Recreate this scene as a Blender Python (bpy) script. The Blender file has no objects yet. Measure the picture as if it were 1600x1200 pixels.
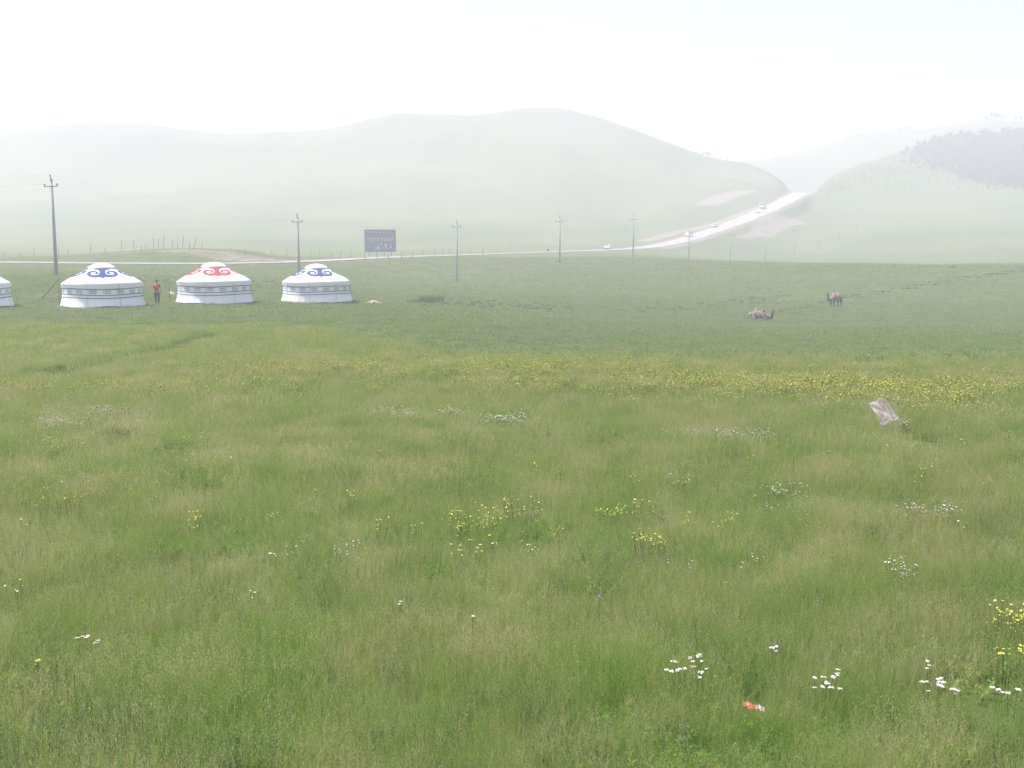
import bpy, math, random
import numpy as np
from mathutils import Vector, Matrix

SC = bpy.context.scene
C = SC.collection
R = math.radians
rng = np.random.default_rng(7)
random.seed(7)

# ------------------------------------------------------------------ camera, sky, sun, exposure
F = 1716.0                      # focal length in pixels of the 1600 px wide photograph
PITCH = R(7.3)
CAMZ = 4.4
cam_d = bpy.data.cameras.new('camera'); cam = bpy.data.objects.new('camera', cam_d); C.objects.link(cam)
cam_d.sensor_width = 36; cam_d.lens = 36 * F / 1600
cam_d.clip_start = 0.1; cam_d.clip_end = 6000
cam.location = (0, 0, CAMZ); cam.rotation_euler = (R(90) - PITCH, 0, 0)
SC.camera = cam

SUN_EL, SUN_AZ = R(64), R(-75)    # azimuth measured from +Y (view direction) towards +X
world = bpy.data.worlds.new('World'); SC.world = world; world.use_nodes = True
wn = world.node_tree.nodes; wl = world.node_tree.links
bg = wn['Background']
sky = wn.new('ShaderNodeTexSky'); sky.sky_type = 'NISHITA'; sky.sun_disc = False
sky.sun_elevation = SUN_EL; sky.sun_rotation = SUN_AZ
sky.air_density = 1.0; sky.dust_density = 2.5; sky.ozone_density = 1.0
wl.new(sky.outputs[0], bg.inputs[0]); bg.inputs[1].default_value = 0.12

sd = bpy.data.lights.new('sun', 'SUN'); sun = bpy.data.objects.new('sun', sd); C.objects.link(sun)
sd.energy = 5.0; sd.angle = R(0.6); sd.color = (1.0, 0.965, 0.955)
sdir = Vector((math.sin(SUN_AZ) * math.cos(SUN_EL), math.cos(SUN_AZ) * math.cos(SUN_EL), math.sin(SUN_EL)))
sun.rotation_euler = sdir.to_track_quat('Z', 'Y').to_euler()

SC.view_settings.view_transform = 'Standard'; SC.view_settings.look = 'None'
SC.view_settings.gamma = 1; SC.view_settings.use_curve_mapping = False
SC.view_settings.exposure = 0.76
SC.cycles.volume_bounces = 2
SC.cycles.use_denoising = True
SC.cycles.max_bounces = 6
SC.cycles.transparent_max_bounces = 8

HAZE_DENSITY = 0.00135

# ------------------------------------------------------------------ helpers
def link(o, parent=None):
    C.objects.link(o)
    if parent is not None: o.parent = parent
    return o

def tag(o, label=None, cat=None, group=None, kind=None):
    if label: o['label'] = label
    if cat: o['category'] = cat
    if group: o['group'] = group
    if kind: o['kind'] = kind
    return o

def empty(name, loc, rz=0.0, label=None, cat=None, group=None):
    o = bpy.data.objects.new(name, None); o.location = loc; o.rotation_euler = (0, 0, rz)
    C.objects.link(o)
    return tag(o, label, cat, group)

def mesh_obj(name, verts, faces, mat, parent=None, smooth=False, attrs=None, colors=None):
    me = bpy.data.meshes.new(name)
    me.from_pydata([tuple(v) for v in verts], [], faces)
    if mat is not None: me.materials.append(mat)
    if smooth: me.polygons.foreach_set('use_smooth', [True] * len(me.polygons))
    if attrs:
        for k, a in attrs.items():
            at_ = me.attributes.new(k, 'FLOAT', 'POINT'); at_.data.foreach_set('value', np.asarray(a, 'f'))
    me.update()
    o = bpy.data.objects.new(name, me)
    return link(o, parent)

class MB:
    """collects shapes for one mesh"""
    def __init__(s): s.v = []; s.f = []
    def add(s, vs, fs):
        b = len(s.v); s.v += [tuple(v) for v in vs]; s.f += [tuple(i + b for i in f) for f in fs]
    def box(s, c, d, rz=0.0, M=None):
        x, y, z = d[0] / 2, d[1] / 2, d[2] / 2
        vs = [Vector((a * x, b * y, e * z)) for e in (-1, 1) for b in (-1, 1) for a in (-1, 1)]
        m = Matrix.Rotation(rz, 3, 'Z') if M is None else M
        vs = [m @ v + Vector(c) for v in vs]
        s.add(vs, [(0, 2, 3, 1), (4, 5, 7, 6), (0, 1, 5, 4), (2, 6, 7, 3), (0, 4, 6, 2), (1, 3, 7, 5)])
    def tube(s, pts, rad, n=8, cap=True):
        pts = [Vector(p) for p in pts]
        if not hasattr(rad, '__len__'): rad = [rad] * len(pts)
        rings = []
        vs = []
        for i, p in enumerate(pts):
            t = (pts[min(i + 1, len(pts) - 1)] - pts[max(i - 1, 0)]).normalized()
            a = t.cross(Vector((0, 0, 1)))
            if a.length < 1e-3: a = Vector((1, 0, 0))
            a.normalize(); b = t.cross(a)
            for k in range(n):
                w = 2 * math.pi * k / n
                vs.append(p + (a * math.cos(w) + b * math.sin(w)) * rad[i])
        fs = []
        for i in range(len(pts) - 1):
            for k in range(n):
                k2 = (k + 1) % n
                fs.append((i * n + k, i * n + k2, (i + 1) * n + k2, (i + 1) * n + k))
        if cap:
            fs.append(tuple(range(n - 1, -1, -1))); fs.append(tuple((len(pts) - 1) * n + k for k in range(n)))
        s.add(vs, fs)
    def lathe(s, prof, n=24, c=(0, 0, 0)):
        vs = []; fs = []
        for (r, z) in prof:
            for k in range(n):
                w = 2 * math.pi * k / n
                vs.append((c[0] + r * math.cos(w), c[1] + r * math.sin(w), c[2] + z))
        for i in range(len(prof) - 1):
            for k in range(n):
                k2 = (k + 1) % n
                fs.append((i * n + k, i * n + k2, (i + 1) * n + k2, (i + 1) * n + k))
        s.add(vs, fs)
    def blob(s, c, r, seed=0, sub=2, rough=0.15):
        # lumpy ball made of lat/long rings
        rr = random.Random(seed); n = 8 if sub > 1 else 6; m = 5 if sub > 1 else 3
        vs = [(c[0], c[1], c[2] + r[2])]
        for i in range(1, m):
            th = math.pi * i / m
            for k in range(n):
                w = 2 * math.pi * k / n; q = 1 + rr.uniform(-rough, rough)
                vs.append((c[0] + r[0] * q * math.sin(th) * math.cos(w), c[1] + r[1] * q * math.sin(th) * math.sin(w), c[2] + r[2] * q * math.cos(th)))
        vs.append((c[0], c[1], c[2] - r[2]))
        fs = [(0, 1 + k, 1 + (k + 1) % n) for k in range(n)]
        for i in range(m - 2):
            for k in range(n):
                a = 1 + i * n + k; b = 1 + i * n + (k + 1) % n
                fs.append((a, a + n, b + n, b))
        L = len(vs) - 1; o = 1 + (m - 2) * n
        fs += [(L, o + (k + 1) % n, o + k) for k in range(n)]
        s.add(vs, fs)
    def build(s, name, mat, parent=None, smooth=False):
        return mesh_obj(name, s.v, s.f, mat, parent, smooth)

# ------------------------------------------------------------------ value noise (numpy)
def _hash(ix, iy, s):
    h = (ix.astype(np.int64) * 374761393 + iy.astype(np.int64) * 668265263 + s * 1442695041) & 0xffffffff
    h = ((h ^ (h >> 13)) * 1274126177) & 0xffffffff
    h = (h ^ (h >> 16)) & 0xffff
    return h / 65535.0
def vnoise(x, y, s=0):
    x = np.asarray(x, float); y = np.asarray(y, float)
    ix = np.floor(x); iy = np.floor(y); fx = x - ix; fy = y - iy
    fx = fx * fx * (3 - 2 * fx); fy = fy * fy * (3 - 2 * fy)
    a = _hash(ix, iy, s); b = _hash(ix + 1, iy, s); c = _hash(ix, iy + 1, s); d = _hash(ix + 1, iy + 1, s)
    return (a * (1 - fx) + b * fx) * (1 - fy) + (c * (1 - fx) + d * fx) * fy
def fbm(x, y, s=0, o=3):
    t = 0; a = 1; n = 0
    for k in range(o):
        t = t + a * vnoise(np.asarray(x) * 2 ** k + 17.3 * k, np.asarray(y) * 2 ** k - 9.1 * k, s + k); n += a; a *= .5
    return t / n
def sstep(a, b, x):
    t = np.clip((np.asarray(x, float) - a) / (b - a), 0, 1); return t * t * (3 - 2 * t)

# ------------------------------------------------------------------ terrain: surveyed heights
cp, sp = math.cos(PITCH), math.sin(PITCH)
def z_at(y_px, Y):              # world height of what shows at row y_px at depth Y
    t = (600 - y_px) / F
    return CAMZ + Y * (t * cp - sp) / (cp + t * sp)
def world_at(x_px, y_px, Y):
    z = z_at(y_px, Y); d = Y * cp - (z - CAMZ) * sp
    return Vector(((x_px - 800) / F * d, Y, z))

# every column: distance, then either a drop below eye level (<50) or the row it shows at (>50)
COLS = {
 0:    [(60,4.65),(83,4.8),(112,433),(150,423),(184,413.5),(192,411),(216,406),(240,402),(330,392),(500,352),(700,292)],
 80:   [(60,4.65),(83,4.8),(112,430.5),(150,424),(184,414),(192,411.5),(216,401.5),(240,403),(330,392),(500,350),(700,288)],
 200:  [(60,4.65),(83,4.8),(112,447),(150,426),(186,414.5),(194,412),(216,393),(245,402),(330,391),(500,348),(700,285)],
 290:  [(60,4.65),(83,4.8),(112,452),(150,432),(188,415),(196,412.3),(217,387.5),(250,402),(330,391),(500,348),(700,285)],
 380:  [(60,4.65),(83,4.85),(112,455),(150,435),(192,415),(200,411.5),(220,391),(255,402),(340,391),(500,348),(700,283)],
 450:  [(60,4.65),(83,4.95),(112,458),(150,436),(197,413),(205,409.5),(225,404),(260,401),(350,390),(500,348),(700,275)],
 600:  [(60,4.65),(83,5.1),(115,467),(165,445),(220,407),(232,403),(262,402),(290,400),(360,390),(520,345),(700,262)],
 715:  [(60,4.8),(83,5.4),(115,475),(185,440),(235,403),(262,399),(285,398),(310,396),(380,386),(520,345),(700,258)],
 875:  [(60,5.1),(83,6),(115,488),(170,447),(240,404),(315,394),(335,392.5),(355,390.5),(420,380),(540,338),(700,250)],
 1000: [(60,5.3),(83,6.3),(115,494),(165,455),(245,404),(400,388),(420,385),(440,381),(500,366),(600,328),(690,275)],
 1100: [(60,5.45),(83,6.5),(115,500),(160,462),(235,408),(300,415),(400,400),(468,367),(540,345),(600,318),(690,285)],
 1200: [(60,5.5),(83,6.6),(117,504),(160,466),(215,412),(335,414),(420,400),(540,336),(600,315),(640,300),(665,285)],
 1250: [(60,5.5),(83,6.6),(117,504),(155,468),(210,414),(340,412),(450,390),(550,344),(600,328),(640,311),(660,305)],
 1320: [(60,5.5),(83,6.6),(117,504),(143,481),(205,415.5),(330,411),(450,385),(560,348),(620,322),(650,305),(680,287)],
 1450: [(60,5.5),(83,6.6),(117,503),(143,479),(200,418),(320,412),(420,386),(520,352),(620,312),(700,275),(760,250)],
 1600: [(60,5.5),(83,6.6),(117,502),(143,478),(200,416),(320,409),(420,382),(520,348),(620,308),(700,270),(770,235)],
}
SKYL = [(-1300,225),(-600,222),(-200,218),(0,212),(50,205),(100,197),(150,191),(190,189),(240,193),(280,200),(330,207),(380,210),(440,206),(500,204),(560,193),
 (600,182),(630,176),(660,178),(700,179),(730,181),(760,179),(800,170),(840,167),(870,168),(900,175),(940,185),(980,200),(1020,216),
 (1060,231),(1100,245),(1130,250),(1160,254),(1180,260),(1200,270),(1220,284),(1236,297),(1244,302),(1262,302),(1270,296),(1285,284),(1300,274),(1330,259),
 (1360,248),(1400,239),(1440,222),(1470,214),(1500,212),(1540,210),(1600,203),(1800,190),(2200,200),(2900,215)]
CRY = [(-1300,830),(0,810),(450,810),(900,850),(1000,820),(1100,790),(1200,710),(1250,690),(1320,740),(1450,840),(1600,850),(2900,880)]
def pchip(xs, ys, q):
    xs = np.array(xs, float); ys = np.array(ys, float)
    h = np.diff(xs); d = np.diff(ys) / h; m = np.zeros_like(xs)
    for i in range(1, len(xs) - 1):
        if d[i - 1] * d[i] > 0:
            w1 = 2 * h[i] + h[i - 1]; w2 = h[i] + 2 * h[i - 1]; m[i] = (w1 + w2) / (w1 / d[i - 1] + w2 / d[i])
    m[0] = d[0]; m[-1] = d[-1]
    k = np.clip(np.searchsorted(xs, q) - 1, 0, len(xs) - 2); t = (q - xs[k]) / h[k]
    return ((1 + 2 * t) * (1 - t) ** 2 * ys[k] + t * (1 - t) ** 2 * h[k] * m[k] + t * t * (3 - 2 * t) * ys[k + 1] + t * t * (t - 1) * h[k] * m[k + 1])

XS = np.arange(-1300, 2901, 6.0); NX = len(XS)
LY0, LY1, NY = math.log(2.0), math.log(1700.0), 1000
YS = np.exp(np.linspace(LY0, LY1, NY))
ck = sorted(COLS)
A = np.array([[(Y, (CAMZ - v) if v < 50 else z_at(v, Y)) for (Y, v) in COLS[k]] for k in ck])   # (cols, K, 2)
T = np.zeros((NX, NY))
cryx, cryy = zip(*CRY); skx, sky_ = zip(*SKYL)
for i, x in enumerate(XS):
    xc = min(max(x, 0), 1600)
    pts = [(np.interp(xc, ck, A[:, k, 0]), np.interp(xc, ck, A[:, k, 1])) for k in range(A.shape[1])]
    cy = np.interp(x, cryx, cryy); cz = z_at(np.interp(x, skx, sky_), cy)
    pre = [(1, CAMZ - 2.6), (6, CAMZ - 4.0), (9, CAMZ - 4.2), (26, CAMZ - 4.4), (38, CAMZ - 4.5)]
    post = [(cy, cz), (cy + 25, cz - 1.2), (cy + 120, max(cz - 22, 3)), (cy + 300, max(cz - 75, 2)), (1800, 2)]
    al = pre + pts + post
    T[i] = pchip([p[0] for p in al], [p[1] for p in al], YS)
k = np.exp(-0.5 * (np.arange(-6, 7) / 1.6) ** 2); k /= k.sum()
Tp = np.pad(T, ((6, 6), (0, 0)), mode='edge')
T = sum(k[j] * Tp[j:j + NX] for j in range(13))

ROAD = [(-1400,420,175),(-700,414,182),(-200,411,188),(0,410,190),(150,411.3,192),(300,412,196),(400,411,200),(470,409,208),(520,406.5,216),(580,403.5,229),(640,401,244),
 (715,398.6,263),(790,396,286),(875,393.3,316),(950,390.5,360),(1000,387.5,400),(1040,382,430),(1080,372,458),(1124,357,486),(1160,344,515),(1193,330,550),
 (1225,315.5,595),(1245,305,640),(1254,301.2,690),(1256,302,730)]
RP = np.array([list(world_at(*p)) for p in ROAD])
def catmull(P, n=10):
    out = []
    for i in range(len(P) - 1):
        p0, p1, p2, p3 = P[max(i - 1, 0)], P[i], P[i + 1], P[min(i + 2, len(P) - 1)]
        for t in np.linspace(0, 1, n, endpoint=False):
            out.append(.5 * ((2 * p1) + (-p0 + p2) * t + (2 * p0 - 5 * p1 + 4 * p2 - p3) * t * t + (-p0 + 3 * p1 - 3 * p2 + p3) * t ** 3))
    out.append(P[-1]); return np.array(out)
RC = catmull(RP, 8)
RW = np.interp(np.arange(len(RC)), [0, 8 * 11, 8 * 15, 8 * 19, 8 * 24], [2.8, 3.2, 4.0, 5.2, 5.2])   # half width

def H(X, Y):
    X = np.asarray(X, float); Y = np.asarray(Y, float)
    r = np.hypot(X, Y); th = np.abs(np.arctan2(X, Y)); lim = R(40)
    Ye = np.where(th < lim, np.maximum(Y, r * math.cos(lim)), r * math.cos(lim)); Ye = np.clip(Ye, 2.0, 1699)
    s = np.clip(np.where(th < lim, X / np.maximum(Y, 1e-3), np.sign(X) * math.tan(lim)), -1.2, 1.2)
    zz = CAMZ - 5
    d = Ye * cp + 5 * sp
    xp = 800 + F * s * Ye / (Ye * cp + 3.5 * sp)
    fx = np.clip((xp + 1300) / 6.0, 0, NX - 1.001); fy = np.clip((np.log(Ye) - LY0) / (LY1 - LY0) * (NY - 1), 0, NY - 1.001)
    ix = fx.astype(int); iy = fy.astype(int); fx = fx - ix; fy = fy - iy
    z = (T[ix, iy] * (1 - fx) + T[ix + 1, iy] * fx) * (1 - fy) + (T[ix, iy + 1] * (1 - fx) + T[ix + 1, iy + 1] * fx) * fy
    # gentle unevenness, growing with distance
    a = np.interp(r, [0, 10, 40, 90, 180, 300, 600, 1700], [.02, .06, .12, .16, .22, .5, 1.8, 2.2])
    z = z + a * (fbm(X / 9, Y / 9, 3) - .5) * np.interp(r, [0, 250, 400], [1, 1, 0]) + a * 1.6 * (fbm(X / 55, Y / 55, 11) - .5) * np.interp(r, [60, 300], [0, 1])
    z = z + .07 * (fbm(X / 1.6, Y / 1.6, 5) - .5) * np.interp(r, [5, 90, 150], [1, 1, 0])
    # steep dark drainage cut along the far meadow (left)
    return z
def H_road(X, Y):
    z = H(X, Y)
    X = np.atleast_1d(X).astype(float); Y = np.atleast_1d(Y).astype(float); z = np.atleast_1d(z)
    m = (Y > 150) & (Y < 760)
    if m.any():
        x = X[m]; y = Y[m]
        best = np.full(x.shape, 1e9); bz = np.zeros(x.shape); bw = np.zeros(x.shape)
        for i in range(len(RC) - 1):
            a = RC[i]; b = RC[i + 1]; dx, dy = b[0] - a[0], b[1] - a[1]
            t = np.clip(((x - a[0]) * dx + (y - a[1]) * dy) / (dx * dx + dy * dy), 0, 1)
            d = np.hypot(x - a[0] - t * dx, y - a[1] - t * dy)
            u = d < best; best[u] = d[u]; bz[u] = (a[2] + t * (b[2] - a[2]))[u]; bw[u] = RW[i]
        k = 1 - sstep(bw + .6, bw + 7, best)
        z[m] = z[m] * (1 - k) + (bz - .12) * k
    return z
def gz(x, y): return float(H_road(x, y)[0])
def ground_px(x_px, y_px, Y0=2.5, Y1=260):
    """first ground point seen at a pixel (arrays)"""
    x_px = np.asarray(x_px, float); y_px = np.asarray(y_px, float)
    t = (600 - y_px) / F; slope = (t * cp - sp) / (cp + t * sp)
    lo = np.full(x_px.shape, Y0); Y = lo.copy(); done = np.zeros(x_px.shape, bool)
    for q in np.geomspace(Y0, Y1, 260):
        z = CAMZ + q * slope; X = (x_px - 800) / F * (q * cp - (z - CAMZ) * sp)
        hit = (~done) & (H(X, np.full_like(X, q)) >= z); Y[hit] = q; done |= hit
    Y[~done] = Y1
    z = CAMZ + Y * slope; X = (x_px - 800) / F * (Y * cp - (z - CAMZ) * sp)
    return X, Y

# ------------------------------------------------------------------ materials
def nmat(name):
    m = bpy.data.materials.new(name); m.use_nodes = True
    nt = m.node_tree; b = nt.nodes['Principled BSDF']; return m, nt, b
def mat(name, col, rough=.8, var=.15, scale=6.0, spec=.3, bump=0.0, metal=0.0, coord='Object'):
    m, nt, b = nmat(name); N = nt.nodes; L = nt.links
    tc = N.new('ShaderNodeTexCoord'); ns = N.new('ShaderNodeTexNoise'); ns.inputs['Scale'].default_value = scale; ns.inputs['Detail'].default_value = 4
    L.new(tc.outputs[coord], ns.inputs['Vector'])
    mx = N.new('ShaderNodeMix'); mx.data_type = 'RGBA'
    mx.inputs[6].default_value = (*[c * (1 - var) for c in col], 1); mx.inputs[7].default_value = (*[min(1, c * (1 + var)) for c in col], 1)
    L.new(ns.outputs['Fac'], mx.inputs[0]); L.new(mx.outputs[2], b.inputs['Base Color'])
    b.inputs['Roughness'].default_value = rough; b.inputs['Specular IOR Level'].default_value = spec; b.inputs['Metallic'].default_value = metal
    if bump:
        bp = N.new('ShaderNodeBump'); bp.inputs['Strength'].default_value = bump; bp.inputs['Distance'].default_value = .02
        L.new(ns.outputs['Fac'], bp.inputs['Height']); L.new(bp.outputs[0], b.inputs['Normal'])
    return m
def ramp(N, stops):
    r = N.new('ShaderNodeValToRGB'); e = r.color_ramp.elements
    while len(e) < len(stops): e.new(.5)
    for i, (p, c) in enumerate(stops): e[i].position = p; e[i].color = (*c, 1)
    return r

def world_tint(N, L):
    """slow patches of colour over the steppe, by place in the world"""
    g = N.new('ShaderNodeNewGeometry')
    n1 = N.new('ShaderNodeTexNoise'); n1.inputs['Scale'].default_value = .22; n1.inputs['Detail'].default_value = 5; n1.inputs['Roughness'].default_value = .62
    L.new(g.outputs['Position'], n1.inputs['Vector'])
    return g, n1

def blade_material(name, stops, warm, trans=.35):
    """stops: colours by the blade's own tint; warm: colour the dry patches lean to"""
    m = bpy.data.materials.new(name); m.use_nodes = True; nt = m.node_tree; N = nt.nodes; L = nt.links
    for n in list(N): N.remove(n)
    out = N.new('ShaderNodeOutputMaterial')
    at_ = N.new('ShaderNodeAttribute'); at_.attribute_name = 'tint'
    oi = N.new('ShaderNodeObjectInfo')
    ad = N.new('ShaderNodeMath'); ad.operation = 'MULTIPLY_ADD'; ad.inputs[1].default_value = .28; L.new(oi.outputs['Random'], ad.inputs[0]); 
    ad2 = N.new('ShaderNodeMath'); ad2.operation = 'ADD'; ad2.use_clamp = True
    ad.inputs[2].default_value = -.14
    gg = N.new('ShaderNodeNewGeometry'); nn = N.new('ShaderNodeTexNoise'); nn.inputs['Scale'].default_value = .95; nn.inputs['Detail'].default_value = 3; L.new(gg.outputs['Position'], nn.inputs['Vector'])
    na_ = N.new('ShaderNodeMath'); na_.operation = 'MULTIPLY_ADD'; na_.inputs[1].default_value = 1.15; na_.inputs[2].default_value = -.56; L.new(nn.outputs['Fac'], na_.inputs[0])
    ns_ = N.new('ShaderNodeMath'); ns_.operation = 'ADD'; L.new(ad.outputs[0], ns_.inputs[0]); L.new(na_.outputs[0], ns_.inputs[1]); L.new(ns_.outputs[0], ad2.inputs[0]); L.new(at_.outputs['Fac'], ad2.inputs[1])
    rp = ramp(N, stops); L.new(ad2.outputs[0], rp.inputs[0])
    g, n1 = world_tint(N, L)
    r2 = ramp(N, [(.38, (0, 0, 0)), (.66, (1, 1, 1))]); L.new(n1.outputs['Fac'], r2.inputs[0])
    mu = N.new('ShaderNodeMath'); mu.operation = 'MULTIPLY'; mu.inputs[1].default_value = .42; L.new(r2.outputs[0], mu.inputs[0])
    mx = N.new('ShaderNodeMix'); mx.data_type = 'RGBA'; mx.inputs[7].default_value = (*warm, 1)
    L.new(mu.outputs[0], mx.inputs[0]); L.new(rp.outputs[0], mx.inputs[6])
    d = N.new('ShaderNodeBsdfDiffuse'); t = N.new('ShaderNodeBsdfTranslucent'); ms = N.new('ShaderNodeMixShader'); ms.inputs[0].default_value = trans
    L.new(mx.outputs[2], d.inputs['Color']); L.new(mx.outputs[2], t.inputs['Color'])
    L.new(d.outputs[0], ms.inputs[1]); L.new(t.outputs[0], ms.inputs[2]); L.new(ms.outputs[0], out.inputs['Surface'])
    return m

M_grass = blade_material('meadow_grass', [(0, (.120, .275, .040)), (.35, (.205, .360, .065)), (.65, (.320, .415, .105)), (.85, (.44, .43, .18)), (1, (.62, .54, .32))], (.37, .37, .15), .48)
M_short = blade_material('short_pasture_grass', [(0, (.130, .250, .085)), (.4, (.205, .320, .115)), (.75, (.31, .37, .16)), (1, (.40, .39, .22))], (.37, .35, .19), .48)
M_weed = blade_material('silvery_weed', [(0, (.13, .22, .070)), (.5, (.21, .28, .11)), (.85, (.30, .33, .18)), (1, (.42, .38, .26))], (.27, .27, .13), .4)
M_scrub = blade_material('dark_scrub_leaves', [(0, (.055, .115, .045)), (.6, (.09, .155, .06)), (1, (.16, .21, .09))], (.12, .16, .07), .35)
M_yellow = mat('yellow_petals', (.64, .60, .11), .7, .2, 30, .1)
M_white = mat('white_petals', (.62, .56, .55), .8, .15, 30, .1)
M_purple = mat('purple_petals', (.30, .16, .42), .8, .2, 40, .1)
M_stem = mat('green_flower_stem', (.10, .16, .05), .8, .2, 10, .1)

def terrain_material():
    m, nt, b = nmat('steppe_ground'); N = nt.nodes; L = nt.links
    def att(n):
        a = N.new('ShaderNodeAttribute'); a.attribute_name = n; return a.outputs['Fac']
    g, n1 = world_tint(N, L)
    n2 = N.new('ShaderNodeTexNoise'); n2.inputs['Scale'].default_value = 1.3; n2.inputs['Detail'].default_value = 6; n2.inputs['Roughness'].default_value = .7
    L.new(g.outputs['Position'], n2.inputs['Vector'])
    n3 = N.new('ShaderNodeTexNoise'); n3.inputs['Scale'].default_value = .018; n3.inputs['Detail'].default_value = 5; n3.inputs['Roughness'].default_value = .6
    L.new(g.outputs['Position'], n3.inputs['Vector'])
    def mix(f, a, bb):
        x = N.new('ShaderNodeMix'); x.data_type = 'RGBA'
        if isinstance(f, float): x.inputs[0].default_value = f
        else: L.new(f, x.inputs[0])
        for k, v in ((6, a), (7, bb)):
            if isinstance(v, tuple): x.inputs[k].default_value = (*v, 1)
            else: L.new(v, x.inputs[k])
        return x.outputs[2]
    r1 = ramp(N, [(.36, (.060, .085, .028)), (.52, (.080, .115, .036)), (.68, (.115, .125, .050))]); L.new(n1.outputs['Fac'], r1.inputs[0])
    r2 = ramp(N, [(.36, (.045, .070, .024)), (.5, (.080, .105, .036)), (.66, (.120, .125, .055))]); L.new(n2.outputs['Fac'], r2.inputs[0])
    meadow = mix(.5, r1.outputs[0], r2.outputs[0])
    r3 = ramp(N, [(.35, (.060, .115, .040)), (.65, (.100, .150, .058))]); L.new(n2.outputs['Fac'], r3.inputs[0])
    c = mix(att('lush'), meadow, r3.outputs[0])
    r4 = ramp(N, [(.36, (.07, .105, .050)), (.5, (.105, .135, .058)), (.66, (.155, .155, .085))]); L.new(n3.outputs['Fac'], r4.inputs[0])
    hillc = mix(.35, r4.outputs[0], r1.outputs[0])
    c = mix(att('hill'), c, hillc)
    r5 = ramp(N, [(.3, (.145, .125, .10)), (.7, (.26, .225, .19))]); L.new(n2.outputs['Fac'], r5.inputs[0])
    # the grass breaks the edge of the bare soil up
    sm = N.new('ShaderNodeMath'); sm.operation = 'ADD'; L.new(att('soil'), sm.inputs[0])
    s2 = N.new('ShaderNodeMath'); s2.operation = 'SUBTRACT'; s2.inputs[1].default_value = .5; L.new(n2.outputs['Fac'], s2.inputs[0]); L.new(s2.outputs[0], sm.inputs[1])
    s3 = N.new('ShaderNodeMapRange'); s3.interpolation_type = 'SMOOTHSTEP'; s3.inputs[1].default_value = .30; s3.inputs[2].default_value = .62; L.new(sm.outputs[0], s3.inputs[0])
    c = mix(s3.outputs[0], c, r5.outputs[0])
    L.new(c, b.inputs['Base Color']); b.inputs['Roughness'].default_value = .95; b.inputs['Specular IOR Level'].default_value = .05
    bp = N.new('ShaderNodeBump'); bp.inputs['Strength'].default_value = .7; bp.inputs['Distance'].default_value = .12
    L.new(n2.outputs['Fac'], bp.inputs['Height']); L.new(bp.outputs[0], b.inputs['Normal'])
    return m
M_ground = terrain_material()

# ------------------------------------------------------------------ the ground: one sheet, fine in view, out to the hills
th = np.concatenate([np.arange(-180, -34, 4.0), np.arange(-34, -27, .8), np.arange(-27, 27.01, .13), np.arange(27.8, 34, .8), np.arange(34, 180, 4.0)])
th = np.radians(th); nth = len(th)
rr = [0.6]
while rr[-1] < 1650:
    r_ = rr[-1]; q = .05 if r_ < 8 else .02 if r_ < 30 else .013
    rr.append(r_ * (1 + q))
rr = np.array(rr); nr = len(rr)
RR, TH = np.meshgrid(rr, th, indexing='ij')
GX = (RR * np.sin(TH)).ravel(); GY = (RR * np.cos(TH)).ravel(); GZ = H_road(GX, GY)

def ell(cx, cy, ax, ay, ang, X=GX, Y=GY):
    c, s = math.cos(ang), math.sin(ang); dx, dy = X - cx, Y - cy
    return np.clip(1.25 - np.hypot((dx * c + dy * s) / ax, (-dx * s + dy * c) / ay), 0, 1)
soil = np.zeros_like(GX)
def soil_line(pts, half, strength=1.0):
    global soil
    P = [np.array(world_at(*p)[:2]) for p in pts]
    m = (GY > 40) & (GY < 800)
    best = np.full(m.sum(), 1e9); x = GX[m]; y = GY[m]
    for a, b in zip(P[:-1], P[1:]):
        d = b - a; t = np.clip(((x - a[0]) * d[0] + (y - a[1]) * d[1]) / (d @ d), 0, 1)
        best = np.minimum(best, np.hypot(x - a[0] - t * d[0], y - a[1] - t * d[1]))
    soil[m] = np.maximum(soil[m], strength * (1 - sstep(half * .5, half * 1.4, best)))
soil_line([(100,403,212),(200,395,213),(290,390,213),(350,392,214)], 2.4, .62)          # reddish crest of the bank
soil_line([(300,395,213),(350,398,209),(395,400,209)], 4.0, .74)                           # bare dark cut of the bank
soil_line([(395,403,212),(440,405,214),(505,403,226)], 2.0, .7)
for i in (0,):                                                                           # road verges
    for a in range(8 * 12, len(RC) - 1):
        pass
d_road = np.full(GX.shape, 1e9)
mR = (GY > 150) & (GY < 760)
for i in range(len(RC) - 1):
    a = RC[i]; b = RC[i + 1]; dx, dy = b[0] - a[0], b[1] - a[1]
    x = GX[mR]; y = GY[mR]; t = np.clip(((x - a[0]) * dx + (y - a[1]) * dy) / (dx * dx + dy * dy), 0, 1)
    d_road[mR] = np.minimum(d_road[mR], np.hypot(x - a[0] - t * dx, y - a[1] - t * dy))
soil = np.maximum(soil, np.where(GY > 400, (1 - sstep(5.5, 10, d_road)) * .75, (1 - sstep(4.2, 6.5, d_road)) * .7))
soil_line([(1010,372,455),(1060,352,490),(1100,340,515),(1150,332,545),(1190,318,580)], 5, .8)
soil_line([(1105,312,600),(1130,300,625),(1165,297,640)], 8, .62)
soil_line([(1190,368,490),(1215,355,525),(1243,347,545)], 6, .85)
soil_line([(1160,377,470),(1185,370,485)], 3, .7)
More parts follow.
